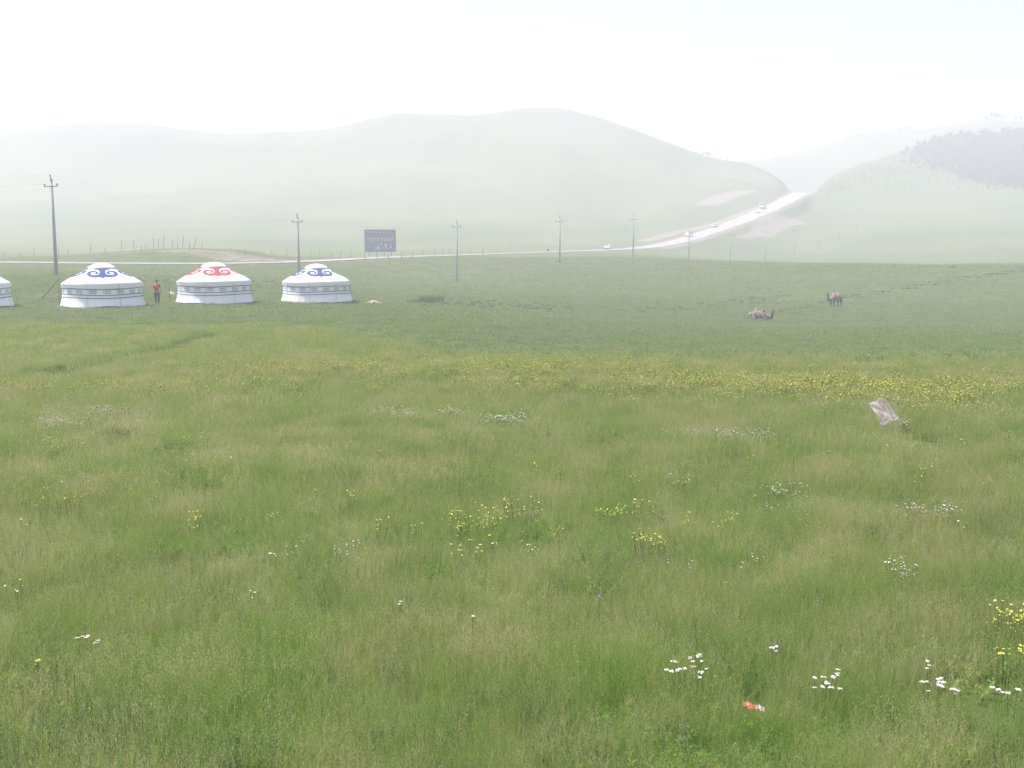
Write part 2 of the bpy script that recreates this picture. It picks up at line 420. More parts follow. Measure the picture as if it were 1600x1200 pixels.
for (cx, cy, Y, ax, ay) in [(20, 503, 70, 2.0, 2.2), (45, 510, 66, .8, .9), (60, 470, 92, 3.5, 1.2), (262, 474, 88, 2.2, 1.0), (100, 474, 92, 3.0, .9), (415, 471, 97, 3, .5),
                            (162, 484, 80.2, 3.2, .9), (336, 479, 86, 3.2, .9), (496, 476, 92, 3.1, .9), (-40, 486, 77, 3.3, 1.0)]:
    p = world_at(cx, cy, Y); soil = np.maximum(soil, .95 * ell(p.x, p.y, ax, ay, 0))
# a steep cut face left of the pass
p = world_at(1195, 285, 680); soil = np.maximum(soil, .42 * ell(p.x, p.y, 26, 40, .3))
def meadow_edge_g(X, Y):
    s_ = X / np.maximum(Y, 1); return 39.5 + 17 * (1 - sstep(-.22, -.02, s_)) + 5 * (fbm(X / 5, Y / 5, 43) - .5)
wob = (fbm(GX / 6, GY / 6, 21) - .5) * 6
lush = sstep(-2.5, 9, GY - meadow_edge_g(GX, GY) + wob * .3) * (1 - sstep(70, 120, GY)) * .9
lush = np.maximum(lush, sstep(60, 110, GY) * .3 * (1 - sstep(150, 260, GY)))
hill = sstep(170, 300, np.hypot(GX, GY))

idx = np.arange(nr * nth).reshape(nr, nth)
a = idx[:-1, :]; b = np.roll(idx, -1, axis=1)[:-1, :]; c = np.roll(idx, -1, axis=1)[1:, :]; d = idx[1:, :]
faces = np.stack([a, d, c, b], -1).reshape(-1, 4)
me = bpy.data.meshes.new('ground')
me.vertices.add(len(GX)); me.vertices.foreach_set('co', np.stack([GX, GY, GZ], -1).ravel())
nf = len(faces); me.loops.add(nf * 4); me.loops.foreach_set('vertex_index', faces.ravel())
me.polygons.add(nf); me.polygons.foreach_set('loop_start', np.arange(nf) * 4); me.polygons.foreach_set('loop_total', np.full(nf, 4))
me.polygons.foreach_set('use_smooth', np.ones(nf, bool))
me.update(calc_edges=True)
for nme, arr in (('soil', soil), ('lush', lush), ('hill', hill)):
    q = me.attributes.new(nme, 'FLOAT', 'POINT'); q.data.foreach_set('value', arr.astype('f'))
# close the hole under the camera
ground = link(bpy.data.objects.new('ground', me)); me.materials.append(M_ground)
tag(ground, 'rolling green steppe grassland running up to hazy hills', kind='structure')
bm_fan = MB(); bm_fan.add([(0, 0, float(GZ[:nth].mean()))] + [(GX[i], GY[i], GZ[i]) for i in range(nth)], [(0, 1 + (i + 1) % nth, 1 + i) for i in range(nth)])
gf = bm_fan.build('ground', M_ground); tag(gf, kind='structure')
for nme in ('soil', 'lush', 'hill'):
    gf.data.attributes.new(nme, 'FLOAT', 'POINT')

# far ridge beyond the pass
fx = [(500,262),(900,262),(1100,256),(1160,253),(1200,247),(1240,241),(1280,229),(1330,211),(1370,205),(1400,207),(1430,204),(1480,197),(1530,188),(1550,186),(1575,188),(1600,189),(1750,186),(2100,205),(2600,240)]
vs = []; cols = np.arange(500, 2601, 15.0); rows = [0, .12, .3, .5, .7, .85, .95, 1.0, 1.08, 1.3]
for x in cols:
    yc = np.interp(x, [p[0] for p in fx], [p[1] for p in fx]); top = world_at(x, yc, 1060 + 30 * math.sin(x * .011))
    for rw in rows:
        Y = 900 + (top.y - 900) * rw
        z = 2 + (top.z - 2) * (1 - (1 - min(rw, 1)) ** 1.6) if rw <= 1 else top.z - (rw - 1) * 300 ** 1
        X = top.x * Y / top.y
        vs.append((X, Y, z + 2.2 * (fbm(X / 60, Y / 60, 31) - .5)))
n = len(rows); fs = [(i * n + j, (i + 1) * n + j, (i + 1) * n + j + 1, i * n + j + 1) for i in range(len(cols) - 1) for j in range(n - 1)]
fh = mesh_obj('far_hills', vs, fs, M_ground, None, True, {'soil': np.zeros(len(vs)), 'lush': np.zeros(len(vs)), 'hill': np.ones(len(vs))})
tag(fh, 'faint wooded ridge beyond the road pass', kind='structure')

# ------------------------------------------------------------------ dirt road
def road_material():
    m, nt, b = nmat('pale_gravel_road'); N = nt.nodes; L = nt.links
    g = N.new('ShaderNodeNewGeometry'); n2 = N.new('ShaderNodeTexNoise'); n2.inputs['Scale'].default_value = .35; n2.inputs['Detail'].default_value = 8
    L.new(g.outputs['Position'], n2.inputs['Vector'])
    r = ramp(N, [(.3, (.245, .23, .22)), (.7, (.34, .32, .305))]); L.new(n2.outputs['Fac'], r.inputs[0]); L.new(r.outputs[0], b.inputs['Base Color'])
    b.inputs['Roughness'].default_value = .95
    return m
M_road = road_material()
vs = []; prof = [-1, -.6, -.2, .2, .6, 1]
for i in range(len(RC)):
    t = RC[min(i + 1, len(RC) - 1)] - RC[max(i - 1, 0)]; t = t / np.hypot(t[0], t[1]); nx, ny = -t[1], t[0]
    for q in prof:
        w = RW[i] * q; wv = w * (1 + .04 * math.sin(i * 1.3 + q))
        vs.append((RC[i, 0] + nx * wv, RC[i, 1] + ny * wv, RC[i, 2] + .05 + .10 * (1 - q * q)))
fs = [(i * 6 + j, (i + 1) * 6 + j, (i + 1) * 6 + j + 1, i * 6 + j + 1) for i in range(len(RC) - 1) for j in range(5)]
fs = [f[::-1] for f in fs]
rd = mesh_obj('road', vs, fs, M_road, None, True); tag(rd, 'pale dirt road climbing to the pass between the hills', kind='structure')

# ------------------------------------------------------------------ grass, weeds and flowers (instanced clumps)
def blades(n, rad, h0, h1, w, lean=.35, tint=(0, 1), seed=0, power=1.0, seg=2, culms=0, ch=(.4, .6), cw=.0022):
    g = np.random.default_rng(seed); V = []; Fc = []; Tn = []
    for i in range(n):
        r = rad * math.sqrt(g.random()); a = g.random() * 6.283; px, py = r * math.cos(a), r * math.sin(a)
        h = h0 + (h1 - h0) * g.random() ** power; ld = g.random() * 6.283; ll = h * lean * g.random() * 1.3
        fa = g.random() * 3.1416; wx, wy = math.cos(fa) * w / 2, math.sin(fa) * w / 2; t = tint[0] + (tint[1] - tint[0]) * g.random()
        lx, ly = math.cos(ld) * ll, math.sin(ld) * ll; b = len(V)
        V += [(px - wx, py - wy, -.03), (px + wx, py + wy, -.03), (px - wx * .8 + lx * .3, py - wy * .8 + ly * .3, h * .55), (px + wx * .8 + lx * .3, py + wy * .8 + ly * .3, h * .55), (px + lx, py + ly, h)]
        Fc += [(b, b + 1, b + 3, b + 2), (b + 2, b + 3, b + 4)]; Tn += [t] * 4 + [min(1, t + .15)]
    for i in range(culms):
        r = rad * math.sqrt(g.random()); a = g.random() * 6.283; px, py = r * math.cos(a), r * math.sin(a)
        h = ch[0] + (ch[1] - ch[0]) * g.random(); ld = g.random() * 6.283; ll = h * .25 * g.random(); lx, ly = math.cos(ld) * ll, math.sin(ld) * ll
        fa = g.random() * 3.1416; wx, wy = math.cos(fa) * cw * .5, math.sin(fa) * cw * .5; b = len(V); t = .50 + .48 * g.random()
        V += [(px - wx, py - wy, 0), (px + wx, py + wy, 0), (px + lx * .7 + wx, py + ly * .7 + wy, h * .8), (px + lx * .7 - wx, py + ly * .7 - wy, h * .8)]
        Fc.append((b, b + 1, b + 2, b + 3)); Tn += [t - .2] * 4
        # seed head: a loose panicle of small grains
        for k in range(9):
            q = .74 + .26 * (k + g.random()) / 9; sz = cw * (1.7 + 2.0 * g.random()); wd = h * .045 * (1.25 - q) * 4
            cx, cy, cz = px + lx * q + wd * g.normal() * .5, py + ly * q + wd * g.normal() * .5, h * q
            fa = g.random() * 6.283; ux, uy = math.cos(fa) * sz, math.sin(fa) * sz; b = len(V)
            V += [(cx, cy, cz), (cx + ux, cy + uy, cz + sz * .8), (cx + ux * .4, cy + uy * .4, cz + sz * 2.4)]
            Fc.append((b, b + 1, b + 2)); Tn += [min(1, t + .1 * g.random())] * 3
    return V, Fc, Tn

def leafy_stems(n, rad, h0, h1, leaf, seed, tint=(.2, .9), nl=26, spread=.35):
    """upright herb stems set with many small leaves"""
    g = np.random.default_rng(seed); V = []; Fc = []; Tn = []
    for i in range(n):
        r = rad * math.sqrt(g.random()); a = g.random() * 6.283; px, py = r * math.cos(a), r * math.sin(a); h = h0 + (h1 - h0) * g.random()
        ld = a + g.normal() * .6; ll = h * spread * (r / max(rad, 1e-3)); lx, ly = math.cos(ld) * ll, math.sin(ld) * ll
        w = .003; b = len(V); t = tint[0] + (tint[1] - tint[0]) * g.random()
        V += [(px - w, py, 0), (px + w, py, 0), (px + lx + w * .5, py + ly, h), (px + lx - w * .5, py + ly, h)]; Fc.append((b, b + 1, b + 2, b + 3)); Tn += [.15] * 4
        for k in range(nl):
            q = .12 + .88 * (k + g.random()) / nl; cx, cy, cz = px + lx * q, py + ly * q, h * q
            az = g.random() * 6.283; s = leaf * (1.15 - .75 * q) * (.6 + .8 * g.random()); up = .2 + .9 * g.random()
            dx, dy, dz = math.cos(az) * s, math.sin(az) * s, s * up * .8; sx, sy = -math.sin(az) * s * .22, math.cos(az) * s * .22; b = len(V)
            V += [(cx, cy, cz), (cx + dx * .5 + sx, cy + dy * .5 + sy, cz + dz * .6), (cx + dx, cy + dy, cz + dz), (cx + dx * .5 - sx, cy + dy * .5 - sy, cz + dz * .6)]
            Fc.append((b, b + 1, b + 2, b + 3)); Tn += [min(1, max(0, t + .25 * (g.random() - .5)))] * 4
    return V, Fc, Tn

def flower_sprig(kind, seed, n_heads, r_head, rad, h0, h1):
    """a flowering stem group: first the green part, then the heads; two materials on one mesh"""
    g = np.random.default_rng(seed); V = []; Fc = []; Mi = []
    for i in range(n_heads):
        a = g.random() * 6.283; r = rad * math.sqrt(g.random()); px, py = r * math.cos(a), r * math.sin(a); h = h0 + (h1 - h0) * g.random()
        w = .0022; b = len(V); V += [(px * .5 - w, py * .5, 0), (px * .5 + w, py * .5, 0), (px + w, py, h), (px - w, py, h)]; Fc.append((b, b + 1, b + 2, b + 3)); Mi.append(0)
        k = 7; b = len(V); rh = r_head * (.7 + .6 * g.random()); tx, ty = g.normal() * .3, g.normal() * .3
        ring = [(px + rh * math.cos(6.283 * j / k) * (.8 + .4 * g.random()), py + rh * math.sin(6.283 * j / k) * (.8 + .4 * g.random())) for j in range(k)]
        V += [(px, py, h + rh * .45)] + [(x, y, h + (x - px) * tx + (y - py) * ty) for x, y in ring] + [(px, py, h - rh * .5)]
        for j in range(k):
            Fc += [(b, b + 1 + j, b + 1 + (j + 1) % k), (b + k + 1, b + 1 + (j + 1) % k, b + 1 + j)]; Mi += [1, 1]
    return V, Fc, Mi

def source_collection(name, meshes):
    """meshes the scatter draws from; the collection is not in the scene"""
    col = bpy.data.collections.new(name)
    for i, me_ in enumerate(meshes):
        col.objects.link(bpy.data.objects.new('%s_%02d' % (name, i), me_))
    return col
def mk(name, V, Fc, m, Tn=None, mi=None):
    me_ = bpy.data.meshes.new(name); me_.from_pydata(V, [], Fc)
    for x in (m if isinstance(m, (list, tuple)) else [m]): me_.materials.append(x)
    if Tn is not None:
        q = me_.attributes.new('tint', 'FLOAT', 'POINT'); q.data.foreach_set('value', np.asarray(Tn, 'f'))
    if mi is not None: me_.polygons.foreach_set('material_index', mi)
    me_.update(); return me_

def scatter(name, label, X, Y, col, nvar, smin, smax, seed=1, sink=0.0, scl=None):
    kc = clear(X, Y, not name == 'undergrowth'); X = X[kc]; Y = Y[kc]; scl = scl if scl is None else scl[kc]
    g = np.random.default_rng(seed); n = len(X); Z = H_road(X, Y) - sink
    me_ = bpy.data.meshes.new(name); me_.vertices.add(n); me_.vertices.foreach_set('co', np.stack([X, Y, Z], -1).ravel())
    s = g.uniform(smin, smax, n) if scl is None else scl
    q = me_.attributes.new('scl', 'FLOAT', 'POINT'); q.data.foreach_set('value', s.astype('f'))
    q = me_.attributes.new('rot', 'FLOAT_VECTOR', 'POINT')
    rot = np.stack([g.normal(0, .06, n), g.normal(0, .06, n), g.uniform(0, 6.283, n)], -1); q.data.foreach_set('vector', rot.astype('f').ravel())
    q = me_.attributes.new('pick', 'INT', 'POINT'); q.data.foreach_set('value', g.integers(0, nvar, n).astype('i'))
    o = link(bpy.data.objects.new(name, me_)); tag(o, label, kind='stuff')
    ng = bpy.data.node_groups.new(name + '_scatter', 'GeometryNodeTree')
    ng.interface.new_socket('Geometry', in_out='INPUT', socket_type='NodeSocketGeometry'); ng.interface.new_socket('Geometry', in_out='OUTPUT', socket_type='NodeSocketGeometry')
    N = ng.nodes; L = ng.links; gi = N.new('NodeGroupInput'); go = N.new('NodeGroupOutput')
    ip = N.new('GeometryNodeInstanceOnPoints'); ci = N.new('GeometryNodeCollectionInfo'); ci.inputs['Collection'].default_value = col
    ci.inputs['Separate Children'].default_value = True; ci.inputs['Reset Children'].default_value = True
    def na(nm, ty):
        a_ = N.new('GeometryNodeInputNamedAttribute'); a_.data_type = ty; a_.inputs['Name'].default_value = nm; return a_.outputs['Attribute']
    L.new(gi.outputs[0], ip.inputs['Points']); L.new(ci.outputs[0], ip.inputs['Instance']); ip.inputs['Pick Instance'].default_value = True
    L.new(na('pick', 'INT'), ip.inputs['Instance Index'])
    er = N.new('FunctionNodeEulerToRotation'); L.new(na('rot', 'FLOAT_VECTOR'), er.inputs[0]); L.new(er.outputs[0], ip.inputs['Rotation'])
    L.new(na('scl', 'FLOAT'), ip.inputs['Scale']); L.new(ip.outputs[0], go.inputs[0])
    md = o.modifiers.new('scatter', 'NODES'); md.node_group = ng
    return o

def clear(X, Y, track=True):
    k_ = np.ones(len(X), bool)
    for (x, y, rx_, ry_) in ((8.75, 23.4, .75, 1.1), (2.18, 9.35, .16, .42)): k_ &= ((X - x) / rx_) ** 2 + ((Y - y) / ry_) ** 2 > 1
    if not track: return k_
    return k_ & (track_d(X, Y) > np.interp(Y, [20, 60], [.28, .8]))
_tx, _ty = ground_px([-60, 0, 60, 110, 150, 200, 260, 300, 330], [606, 602, 597, 590, 578, 565, 549, 538, 528])
def track_d(X, Y):
    best = np.full(len(X), 1e9)
    for i in range(len(_tx) - 1):
        dx, dy = _tx[i + 1] - _tx[i], _ty[i + 1] - _ty[i]; t = np.clip(((X - _tx[i]) * dx + (Y - _ty[i]) * dy) / (dx * dx + dy * dy), 0, 1)
        best = np.minimum(best, np.hypot(X - _tx[i] - t * dx, Y - _ty[i] - t * dy))
    return best
def meadow_edge(X, Y):
    """how far out the tall meadow reaches, by bearing"""
    s_ = X / np.maximum(Y, 1); return 39.5 + 17 * (1 - sstep(-.22, -.02, s_)) + 5 * (fbm(X / 5, Y / 5, 43) - .5)
def fan_points(n, Y0, Y1, half=.53, seed=0, law=1.0):
    """random ground points in the wedge the lens and a step to its side can see; even per ground area times Y^(law-1)"""
    g = np.random.default_rng(seed); u = g.random(n)
    e = 1 + law; Y = (Y0 ** e + u * (Y1 ** e - Y0 ** e)) ** (1 / e)
    X = (g.random(n) * 2 - 1) * (half * Y + 1.5)
    return X, Y

# near meadow
src_near = source_collection('near_grass_source', [mk('near_grass', *[(b_[0], b_[1]) for b_ in [blades(170, .36, .12, .34, .0036, .8, (0, .85), s, 1.1, 2, 26, (.30, .54))]][0], M_grass, blades(170, .36, .12, .34, .0036, .8, (0, .85), s, 1.1, 2, 26, (.30, .54))[2]) for s in range(6)])
def in_patches(X, Y, seed, lo=.68, hi=1.12):
    f_ = fbm(X / 1.1, Y / 1.1, seed); h_ = vnoise(X / .45, Y / .45, seed + 7); sc__ = lo + (hi - lo) * np.clip((f_ - .25) / .5, 0, 1) + .12 * (h_ - .5)
    return sc__
X, Y = fan_points(17500, 5.2, 42, .55, 2, .55)
kk = (Y < meadow_edge(X, Y)) & ~((vnoise(X / .8, Y / .8, 77) > .95) & (Y < 22)); X, Y = X[kk], Y[kk]
scatter('grass', 'tall seeding meadow grass of the near field', X, Y, src_near, 6, .7, 1.15, 3, 0, in_patches(X, Y, 31))
# green broad-leaved herbs low between the grasses
def lmesh(name, m, *a, **k_):
    V, Fc, Tn = leafy_stems(*a, **k_); return mk(name, V, Fc, m, Tn)
src_leafy = source_collection('leafy_source', [lmesh('leafy', M_grass, 12, .16, .10, .26, .050, 180 + s, (0, .55), 16, .7) for s in range(4)])
X, Y = fan_points(7000, 5.2, 30, .55, 12, .6); kk = fbm(X / 1.5, Y / 1.5, 53) > .5; X, Y = X[kk], Y[kk]
scatter('undergrowth', 'low green leafy herbs between the meadow grasses', X, Y, src_leafy, 4, .6, 1.25, 14)
X, Y = fan_points(15000, 18, 60, .55, 4, 1.0)
def bl(*a, **k_):
    V, Fc, Tn = blades(*a, **k_); return V, Fc, Tn
def bmesh_(name, m, *a, **k_):
    V, Fc, Tn = blades(*a, **k_); return mk(name, V, Fc, m, Tn)
src_mid = source_collection('mid_grass_source', [bmesh_('mid_grass', M_grass, 110, .45, .14, .36, .010, .7, (.0, .8), 20 + s, 1.0, 2, 14, (.35, .5), .004) for s in range(4)])
kk = Y < meadow_edge(X, Y) + np.abs(rng.normal(0, 6, len(X))) - 1.5; X, Y = X[kk], Y[kk]
scatter('grass', 'meadow grass thickening towards the flower band', X, Y, src_mid, 4, .75, 1.15, 5, 0, in_patches(X, Y, 35, .7, 1.1) * (1 - .45 * sstep(-1, 9, Y - meadow_edge(X, Y))))
# short green pasture behind the break, thinning with distance
src_short = source_collection('short_grass_source', [bmesh_('short_grass', M_short, 130, .6, .05, .13, .016, .5, (.0, 1), 40 + s) for s in range(4)])
X, Y = fan_points(23000, 37, 150, .52, 6, .35)
scatter('grass', 'short green pasture grass behind the flower band', X, Y, src_short, 4, .7, 1.4, 7)
src_far = source_collection('far_grass_source', [bmesh_('far_grass', M_short, 70, 1.1, .04, .16, .030, .5, (.0, 1), 60 + s) for s in range(4)])
X, Y = fan_points(24000, 70, 250, .52, 8, .55)
dd = np.full(X.shape, 1e9)
for i in range(0, len(RC)): dd = np.minimum(dd, np.hypot(X - RC[i, 0], Y - RC[i, 1]))
kk = (dd > 6)
scatter('grass', 'rough grass of the far pasture in front of the road', X[kk], Y[kk], src_far, 4, .7, 1.5, 9)

# silvery and olive herbs through the meadow, thick at the very front
def lmesh(name, m, *a, **k_):
    V, Fc, Tn = leafy_stems(*a, **k_); return mk(name, V, Fc, m, Tn)
src_weed = source_collection('herb_source', [lmesh('herb', M_weed, 5 + s % 3, .10, .26, .46, .027, 80 + s, (.1, .95), 36) for s in range(5)])
X, Y = fan_points(8500, 5.5, 36, .55, 10, .6)
kk = (fbm(X / 2.2, Y / 2.2, 51) > .52) | (rng.random(len(X)) < .12)
scatter('undergrowth', 'silvery green herbs scattered among the meadow grass', X[kk], Y[kk], src_weed, 5, .6, 1.15, 11)

# dry pale stalks standing and leaning through the near grass, and a few dark leafy clumps
M_straw = blade_material('dry_straw', [(0, (.30, .25, .13)), (.6, (.50, .43, .26)), (1, (.68, .61, .42))], (.42, .36, .2), .3)
src_straw = source_collection('straw_source', [bmesh_('straw', M_straw, 5, .35, .18, .42, .0032, .7, (.1, 1), 140 + s, 1, 2, 7, (.3, .52), .0024) for s in range(5)])
X, Y = fan_points(4200, 5.2, 30, .55, 16, .5); kk = fbm(X / 1.8, Y / 1.8, 57) > .42; X, Y = X[kk], Y[kk]
scatter('dry_grass', 'dry straw coloured stalks through the near meadow', X, Y, src_straw, 5, .6, 1.1, 18)

# dark taller weeds in streaks: mid field tufts, the ditch on the left and the line before the far field
src_scrub = source_collection('scrub_source', [lmesh('scrub', M_scrub, 16, .30, .22, .55, .12, 120 + s, (0, 1), 22, .5) for s in range(4)])
PX = []; PY = []
def streak(pts, n, w, seed, Yw=None):
    """pts: (x_px, y_px) polyline on the ground"""
    g = np.random.default_rng(seed); a_ = np.array(pts, float); t = g.random(n) * (len(a_) - 1); i_ = t.astype(int); f_ = (t - i_)[:, None]
    p_ = a_[i_] * (1 - f_) + a_[np.minimum(i_ + 1, len(a_) - 1)] * f_
    x, y = ground_px(p_[:, 0] + g.normal(0, 6, n), p_[:, 1] + g.normal(0, w, n)); return x, y
S = []
S.append(streak([(0, 602), (60, 598), (110, 590), (170, 572), (230, 556), (300, 538)], 420, 1.2, 1) + (.5,))
S.append(streak([(70, 590), (110, 586)], 60, 2.0, 2) + (.75,))
S.append(streak([(655, 474), (690, 474), (760, 478), (830, 480), (900, 482)], 170, 4.5, 3) + (.75,))
S.append(streak([(650, 473), (685, 472)], 26, 1.5, 4) + (1.7,))
S.append(streak([(1000, 486), (1060, 484), (1130, 478), (1180, 470), (1230, 466)], 130, 5, 5) + (.7,))
S.append(streak([(1190, 494), (1270, 478), (1350, 462), (1450, 448), (1530, 434), (1600, 424)], 300, 1.3, 6) + (.6,))
S.append(streak([(1290, 417), (1450, 418), (1600, 419)], 70, 1.2, 7) + (.8,))
S.append(streak([(1565, 566), (1600, 575)], 8, 2, 8) + (.6,))
S.append(streak([(1480, 560), (1540, 573)], 16, 2, 9) + (.7,))
S.append(streak([(150, 438), (250, 440), (330, 443), (440, 446)], 120, 5, 10) + (.8,))
S.append(streak([(830, 700), (890, 704), (980, 706)], 26, 4, 11) + (.8,))
S.append(streak([(180, 696), (200, 700)], 10, 3, 12) + (.9,))
S.append(streak([(240, 716), (270, 722)], 10, 3, 13) + (.8,))
S.append(streak([(620, 770), (760, 772)], 26, 4, 14) + (.7,))
S.append(streak([(230, 775), (290, 780)], 12, 4, 15) + (.8,))
fxn, fyn = fan_points(420, 5.4, 26, .55, 22, .3); kf = fbm(fxn / 2.5, fyn / 2.5, 59) > .5
S.append((fxn[kf], fyn[kf], .55))
S.append(streak([(60, 1150), (140, 1165), (200, 1150)], 16, 12, 23) + (.55,))
S.append(streak([(1340, 846), (1420, 850)], 10, 3, 16) + (.6,))
SX = np.concatenate([s[0] for s in S]); SY = np.concatenate([s[1] for s in S]); SS = np.concatenate([np.full(len(s[0]), s[2]) for s in S]) * rng.uniform(.5, .95, len(SX))
scatter('undergrowth', 'dark green weeds growing in streaks, ditch and tufts', SX, SY, src_scrub, 4, 1, 1, 13, .02, SS)

# flowers in the mass
def fmesh(name, m, *a):
    V, Fc, Mi = flower_sprig(name, *a); return mk(name, V, Fc, [M_stem, m], None, Mi)
src_yel = source_collection('yellow_flower_source', [fmesh('yellow_flower', M_yellow, 200 + s, 5 + s, .0098, .12, .28, .44) for s in range(4)])
src_whi = source_collection('white_flower_source', [fmesh('white_flower', M_white, 230 + s, 3 + s, .012, .11, .28, .42) for s in range(4)])
def boxpts(n, x0, x1, y0, y1, seed, thr=.5, sc=2.0, ns=61, nsx=1.0):
    g = np.random.default_rng(seed); x, y = ground_px(g.uniform(x0, x1, n) + g.normal(0, min(60, (x1 - x0) * .14), n), g.triangular(y0, (y0 + y1) / 2, y1, n))
    k_ = fbm(x / (sc * nsx), y / sc, ns) > thr + g.normal(0, .07, n); return x[k_], y[k_]
Q = [boxpts(2000, 330, 1000, 572, 606, 1, .36, 2.5), boxpts(2300, 640, 1420, 578, 640, 2, .36, 2.2), boxpts(1900, 1000, 1640, 590, 656, 3, .38, 2.2), boxpts(900, 1300, 1700, 600, 676, 4, .45, 2.2),
     boxpts(1100, 160, 620, 566, 652, 5, .48, 1.8), boxpts(240, -20, 70, 616, 634, 6, .4), boxpts(240, -60, 300, 545, 600, 7, .55), boxpts(240, 130, 360, 610, 640, 8, .45),
     boxpts(12, 68, 104, 720, 728, 9, .1), boxpts(10, 298, 348, 708, 720, 10, .1), boxpts(16, 930, 1130, 785, 808, 11, .45, 1.0), boxpts(20, 930, 1030, 828, 842, 12, .4, 1),
     boxpts(14, 1080, 1250, 835, 860, 13, .45, 1), boxpts(12, 700, 790, 838, 858, 14, .2, 1), boxpts(8, 700, 745, 850, 866, 15, .1, 1), boxpts(9, 780, 840, 805, 865, 16, .4, 1),
     boxpts(30, 1010, 1050, 884, 896, 17, .4, 1), boxpts(20, 1545, 1610, 1016, 1026, 18, .1, 1), boxpts(10, 40, 130, 795, 840, 19, .5, 1), boxpts(380, -100, 1700, 640, 900, 20, .66, 1.5), boxpts(30, 440, 480, 590, 660, 21, .3),
     boxpts(240, 560, 1650, 560, 582, 22, .5)]
X = np.concatenate([q[0] for q in Q]); Y = np.concatenate([q[1] for q in Q])
scatter('wildflowers', 'yellow wildflowers in drifts across the meadow', X, Y, src_yel, 4, .75, 1.25, 15)
Q = [boxpts(150, 575, 725, 658, 672, 31, .3, 1), boxpts(60, 620, 660, 664, 676, 32, .1, 1), boxpts(90, 760, 826, 672, 682, 33, .1, 1), boxpts(170, 1060, 1190, 699, 709, 34, .1, 1),
     boxpts(90, 60, 128, 680, 690, 35, .1, 1), boxpts(80, 130, 235, 658, 674, 36, .3, 1), boxpts(14, 86, 106, 606, 614, 37, 0), boxpts(500, 400, 1650, 548, 580, 38, .5, 3), boxpts(460, -50, 620, 560, 660, 39, .58, 2),
     boxpts(30, 1350, 1620, 690, 720, 40, .5), boxpts(20, 1395, 1420, 925, 945, 41, .2), boxpts(230, -60, 1660, 640, 1000, 42, .62, 1.2), boxpts(14, 1200, 1240, 796, 806, 43, .3, 1), boxpts(30, 1410, 1480, 824, 840, 44, .3, 1),
     boxpts(40, 1390, 1420, 680, 695, 45, .3, 1), boxpts(60, 820, 920, 498, 505, 46, .2, 2), boxpts(200, 0, 200, 655, 690, 47, .5, 1)]
X = np.concatenate([q[0] for q in Q]); Y = np.concatenate([q[1] for q in Q])
scatter('wildflowers', 'small white flower heads strewn through the meadow', X, Y, src_whi, 4, .6, 1.1, 17)

# ------------------------------------------------------------------ near flower plants one can point at
def umbel_mesh(r, seed, m):
    g = random.Random(seed); mb = MB()
    for i in range(9):
        a = g.random() * 6.283; q = r * math.sqrt(g.random()) * .85
        mb.blob((q * math.cos(a), q * math.sin(a), g.uniform(-.004, .004)), (r * .36, r * .36, r * .22), seed * 10 + i, 1, .3)
    return mb
um_w = [umbel_mesh(.034, 300 + i, M_white) for i in range(3)]; um_y = [umbel_mesh(.026, 320 + i, M_yellow) for i in range(3)]
def proto_mesh(name, mb, m):
    me_ = bpy.data.meshes.new(name); me_.from_pydata(mb.v, [], mb.f); me_.materials.append(m); me_.update(); return me_
UW = [proto_mesh('flower_head', u, M_white) for u in um_w]; UY = [proto_mesh('flower_head', u, M_yellow) for u in um_y]
def flower_plant(name, label, cat, group, x_px, y_px, heads, spread, hh, meshes, seed):
    """heads float at (x_px,y_px): the plant's foot is where that point's stems meet the ground"""
    g = random.Random(seed)
    gx, gy = ground_px([x_px], [y_px + 0]); X0, Y0 = float(gx[0]), float(gy[0])
    k_ = (CAMZ - (gz(X0, Y0) + hh)) / (CAMZ - gz(X0, Y0)); X0 *= k_; Y0 *= k_
    root = empty(name, (X0, Y0, gz(X0, Y0)), 0, label, cat, group)
    sm = MB()
    for i in range(heads):
        ox = g.uniform(-1, 1) * spread[0]; oy = g.uniform(-1, 1) * spread[1]; h = hh * g.uniform(.9, 1.1)
        sm.tube([(ox * .55, oy * .55, -.02), (ox * .8, oy * .8, h * .6), (ox, oy, h)], .0022, 4, False)
        o = bpy.data.objects.new('flower_head', g.choice(meshes)); link(o, root); s = g.uniform(.5, .85)
        o.location = (ox, oy, h); o.scale = (s, s, s * .8); o.rotation_euler = (g.uniform(-.2, .2), g.uniform(-.2, .2), g.uniform(0, 6))
    sm.build('stems', M_stem, root)
    return root
FP = [('white yarrow clump with a long row of heads in the near centre right grass', 1072, 1053, 13, (.20, .20)),
      ('white yarrow clump with two rows of heads, between the orange litter and the widest clump', 1285, 1068, 12, (.20, .24)),
      ('densest white yarrow clump, heads crowded, near the right edge of the meadow', 1463, 1078, 14, (.15, .16)),
      ('single small white yarrow cluster just above the orange litter', 1209, 1019, 3, (.035, .05)),
      ('thin pair of white yarrow heads beside the densest clump', 1456, 1051, 3, (.05, .03)),
      ('white yarrow at the right edge of the picture under yellow blooms', 1580, 1091, 6, (.15, .05)),
      ('three white yarrow heads low in the left foreground herbs', 131, 997, 4, (.06, .05)),
      ('two white yarrow heads below the trio in the left foreground', 154, 1016, 3, (.04, .04)),
      ('lone white yarrow head in the middle of the near grass', 624, 955, 2, (.03, .02)),
      ('white yarrow sprinkle above the long row of heads', 1083, 1034, 5, (.06, .05))]
for i, (lb, x, y, n, sp_) in enumerate(FP):
    flower_plant('yarrow_plant', lb, 'flower', 'white yarrow plants in the near meadow', x, y, n, sp_, .38, UW, 400 + i)
